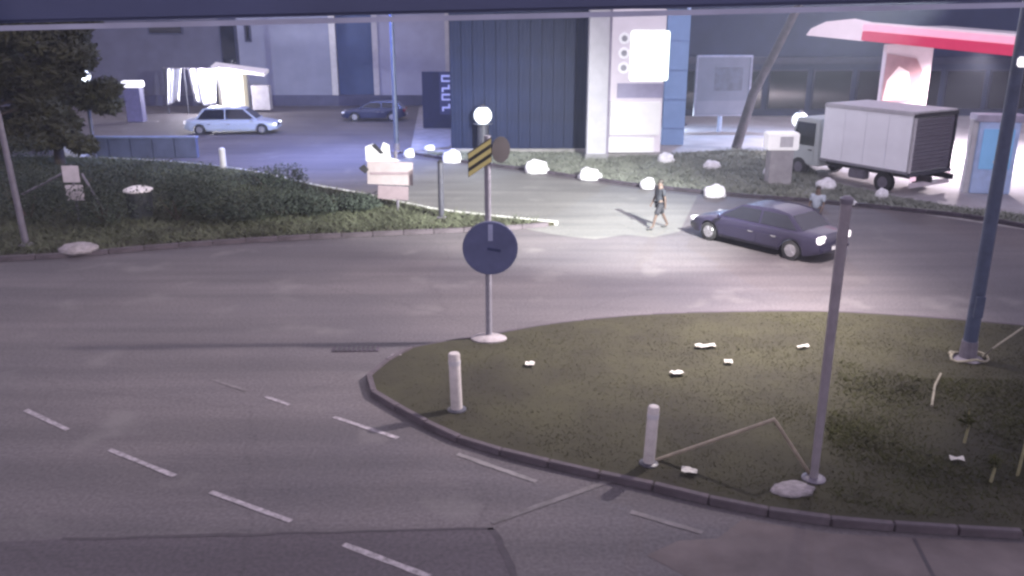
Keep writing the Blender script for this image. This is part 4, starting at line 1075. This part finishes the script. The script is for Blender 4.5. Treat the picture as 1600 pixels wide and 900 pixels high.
person('person in a dark top and shorts walking on the road left of the blue car', pp, R(200), mat('dark_top', (.018, .02, .028), .8, .2, 5), mat('dark_shorts', (.014, .014, .02), .8, .2, 5), False, .9, ((.5, .05), (-.5, .05)), 1.82)
p2 = Vector((11.0, 30.6, 0))
person('person in a pale grey blue shirt standing behind the blue car', p2, R(230), mat('grey_blue_shirt', (.19, .22, .28), .8, .15, 5), mat('dark_trousers', (.04, .045, .07), .8, .2, 5), True, .15, ((.2, .1), (.2, .15)), 1.75)

# ------------------------------------------------------------------ small litter on the grass and road
M_PAPER = mat('scrap_paper', (.46, .45, .42), .8, .08, 8)
def scrap(px, py, w, d_, label, z=.16):
    b = G(px, py, z); k = mpp(b); n = 5
    v = []; f = []
    for i in range(n):
        for j in range(n):
            v.append(((i / (n - 1) - .5) * w * k, (j / (n - 1) - .5) * d_ * k * 1.6, random.uniform(0, .05)))
    for i in range(n - 1):
        for j in range(n - 1): f.append((i * n + j, (i + 1) * n + j, (i + 1) * n + j + 1, i * n + j + 1))
    mb = MB(); mb.add(v, f); o = mb.build('paper_scrap', M_PAPER, loc=b)
    s = o.modifiers.new('thick', 'SOLIDIFY'); s.thickness = .006
    o.rotation_euler.z = random.uniform(-.4, .4)
    return tag(o, label, 'litter', 'white scraps lying on the island grass')
scrap(828, 569, 14, 8, 'white paper scrap right of the left bollard')
scrap(1058, 583, 20, 9, 'white paper scrap at the centre of the island grass')
scrap(1102, 541, 32, 6, 'long thin pale scrap near the far edge of the grass')
scrap(1138, 566, 12, 6, 'tiny pale scrap left of the lilac grey post')
scrap(1077, 737, 24, 9, 'white paper scrap under the bent tan tube')
scrap(1495, 718, 20, 8, 'white scrap lying in the tall grass below the thick lamp pole')
scrap(1255, 542, 20, 4, 'faint pale scrap left of the lilac post near the far grass edge')
dr = G(556, 546); k = mpp(dr)
o = thing('drain_cover', 'dark flat drain grate on the road left of the island', 'drain', (dr.x, dr.y, .006), R(2))
MB().box((0, 0, .008), (72 * k, .34, .016)).build('frame', M_DARKKERB, o)
for i in range(9): MB().box(((i - 4) * 7.4 * k, 0, .02), (3.5 * k, .28, .012)).build('bar', M_BLACK, o)
slabstone(622, 561, 16, 12, 6, 'small loose kerb fragment at the tip of the island', mat('pale_rubble', (.24, .22, .235), .9, .35, 3, .8), z=0, name='kerb_fragment', seed=12)

# ------------------------------------------------------------------ overhead beam on two posts, just in front of the high viewpoint
ev = thing('overhead_beam', 'dark blue overhead beam with a pale lower edge across the top', 'beam', (0, 3.0, 0)); ev.rotation_euler.y = R(-1.25)
zlo = zat((0, 3.0), 29) - .03
MB().box((0, .1, zlo + .35), (30, .2, .6)).build('fascia', mat('eave_blue', (.05, .06, .125), .5, .2, .8), ev, bevel=.01)
MB().box((0, .02, zlo + .035), (30, .3, .016)).build('edge_trim', mat('eave_trim', (.3, .31, .42), .5), ev)
for x in (-14.7, 14.7): MB().box((x, .1, (zlo + .05) / 2), (.25, .25, zlo + .05)).build('post', M_DKMETAL, ev)
fx = XY(2, 28, 3.0)
fl_ = thing('white_fixture', 'small white fixture hanging at the left end of the eave', 'fixture', (fx.x - .012, 2.93, fx.z - .02))
MB().box((0, 0, 0), (.045, .06, .062)).build('housing', mat('fixture_white', (.8, .8, .8), .4, .03, 2, emit=(.8, .85, 1, .25)), fl_, bevel=.006)
MB().box((0, .02, .06), (.015, .015, .07)).build('bracket', M_METAL, fl_)

# ------------------------------------------------------------------ hazy night air
hm = bpy.data.materials.new('haze'); hm.use_nodes = True
hn = hm.node_tree; hn.nodes.remove(hn.nodes["Principled BSDF"])
pv = hn.nodes.new("ShaderNodeVolumePrincipled")
pv.inputs["Color"].default_value = (0.72, 0.80, 1.0, 1)
pv.inputs["Density"].default_value = 0.0007
hn.links.new(pv.outputs[0], hn.nodes["Material Output"].inputs["Volume"])
tag(MB().box((0, 40, 6), (260, 120, 14)).build('haze', hm), kind='stuff')
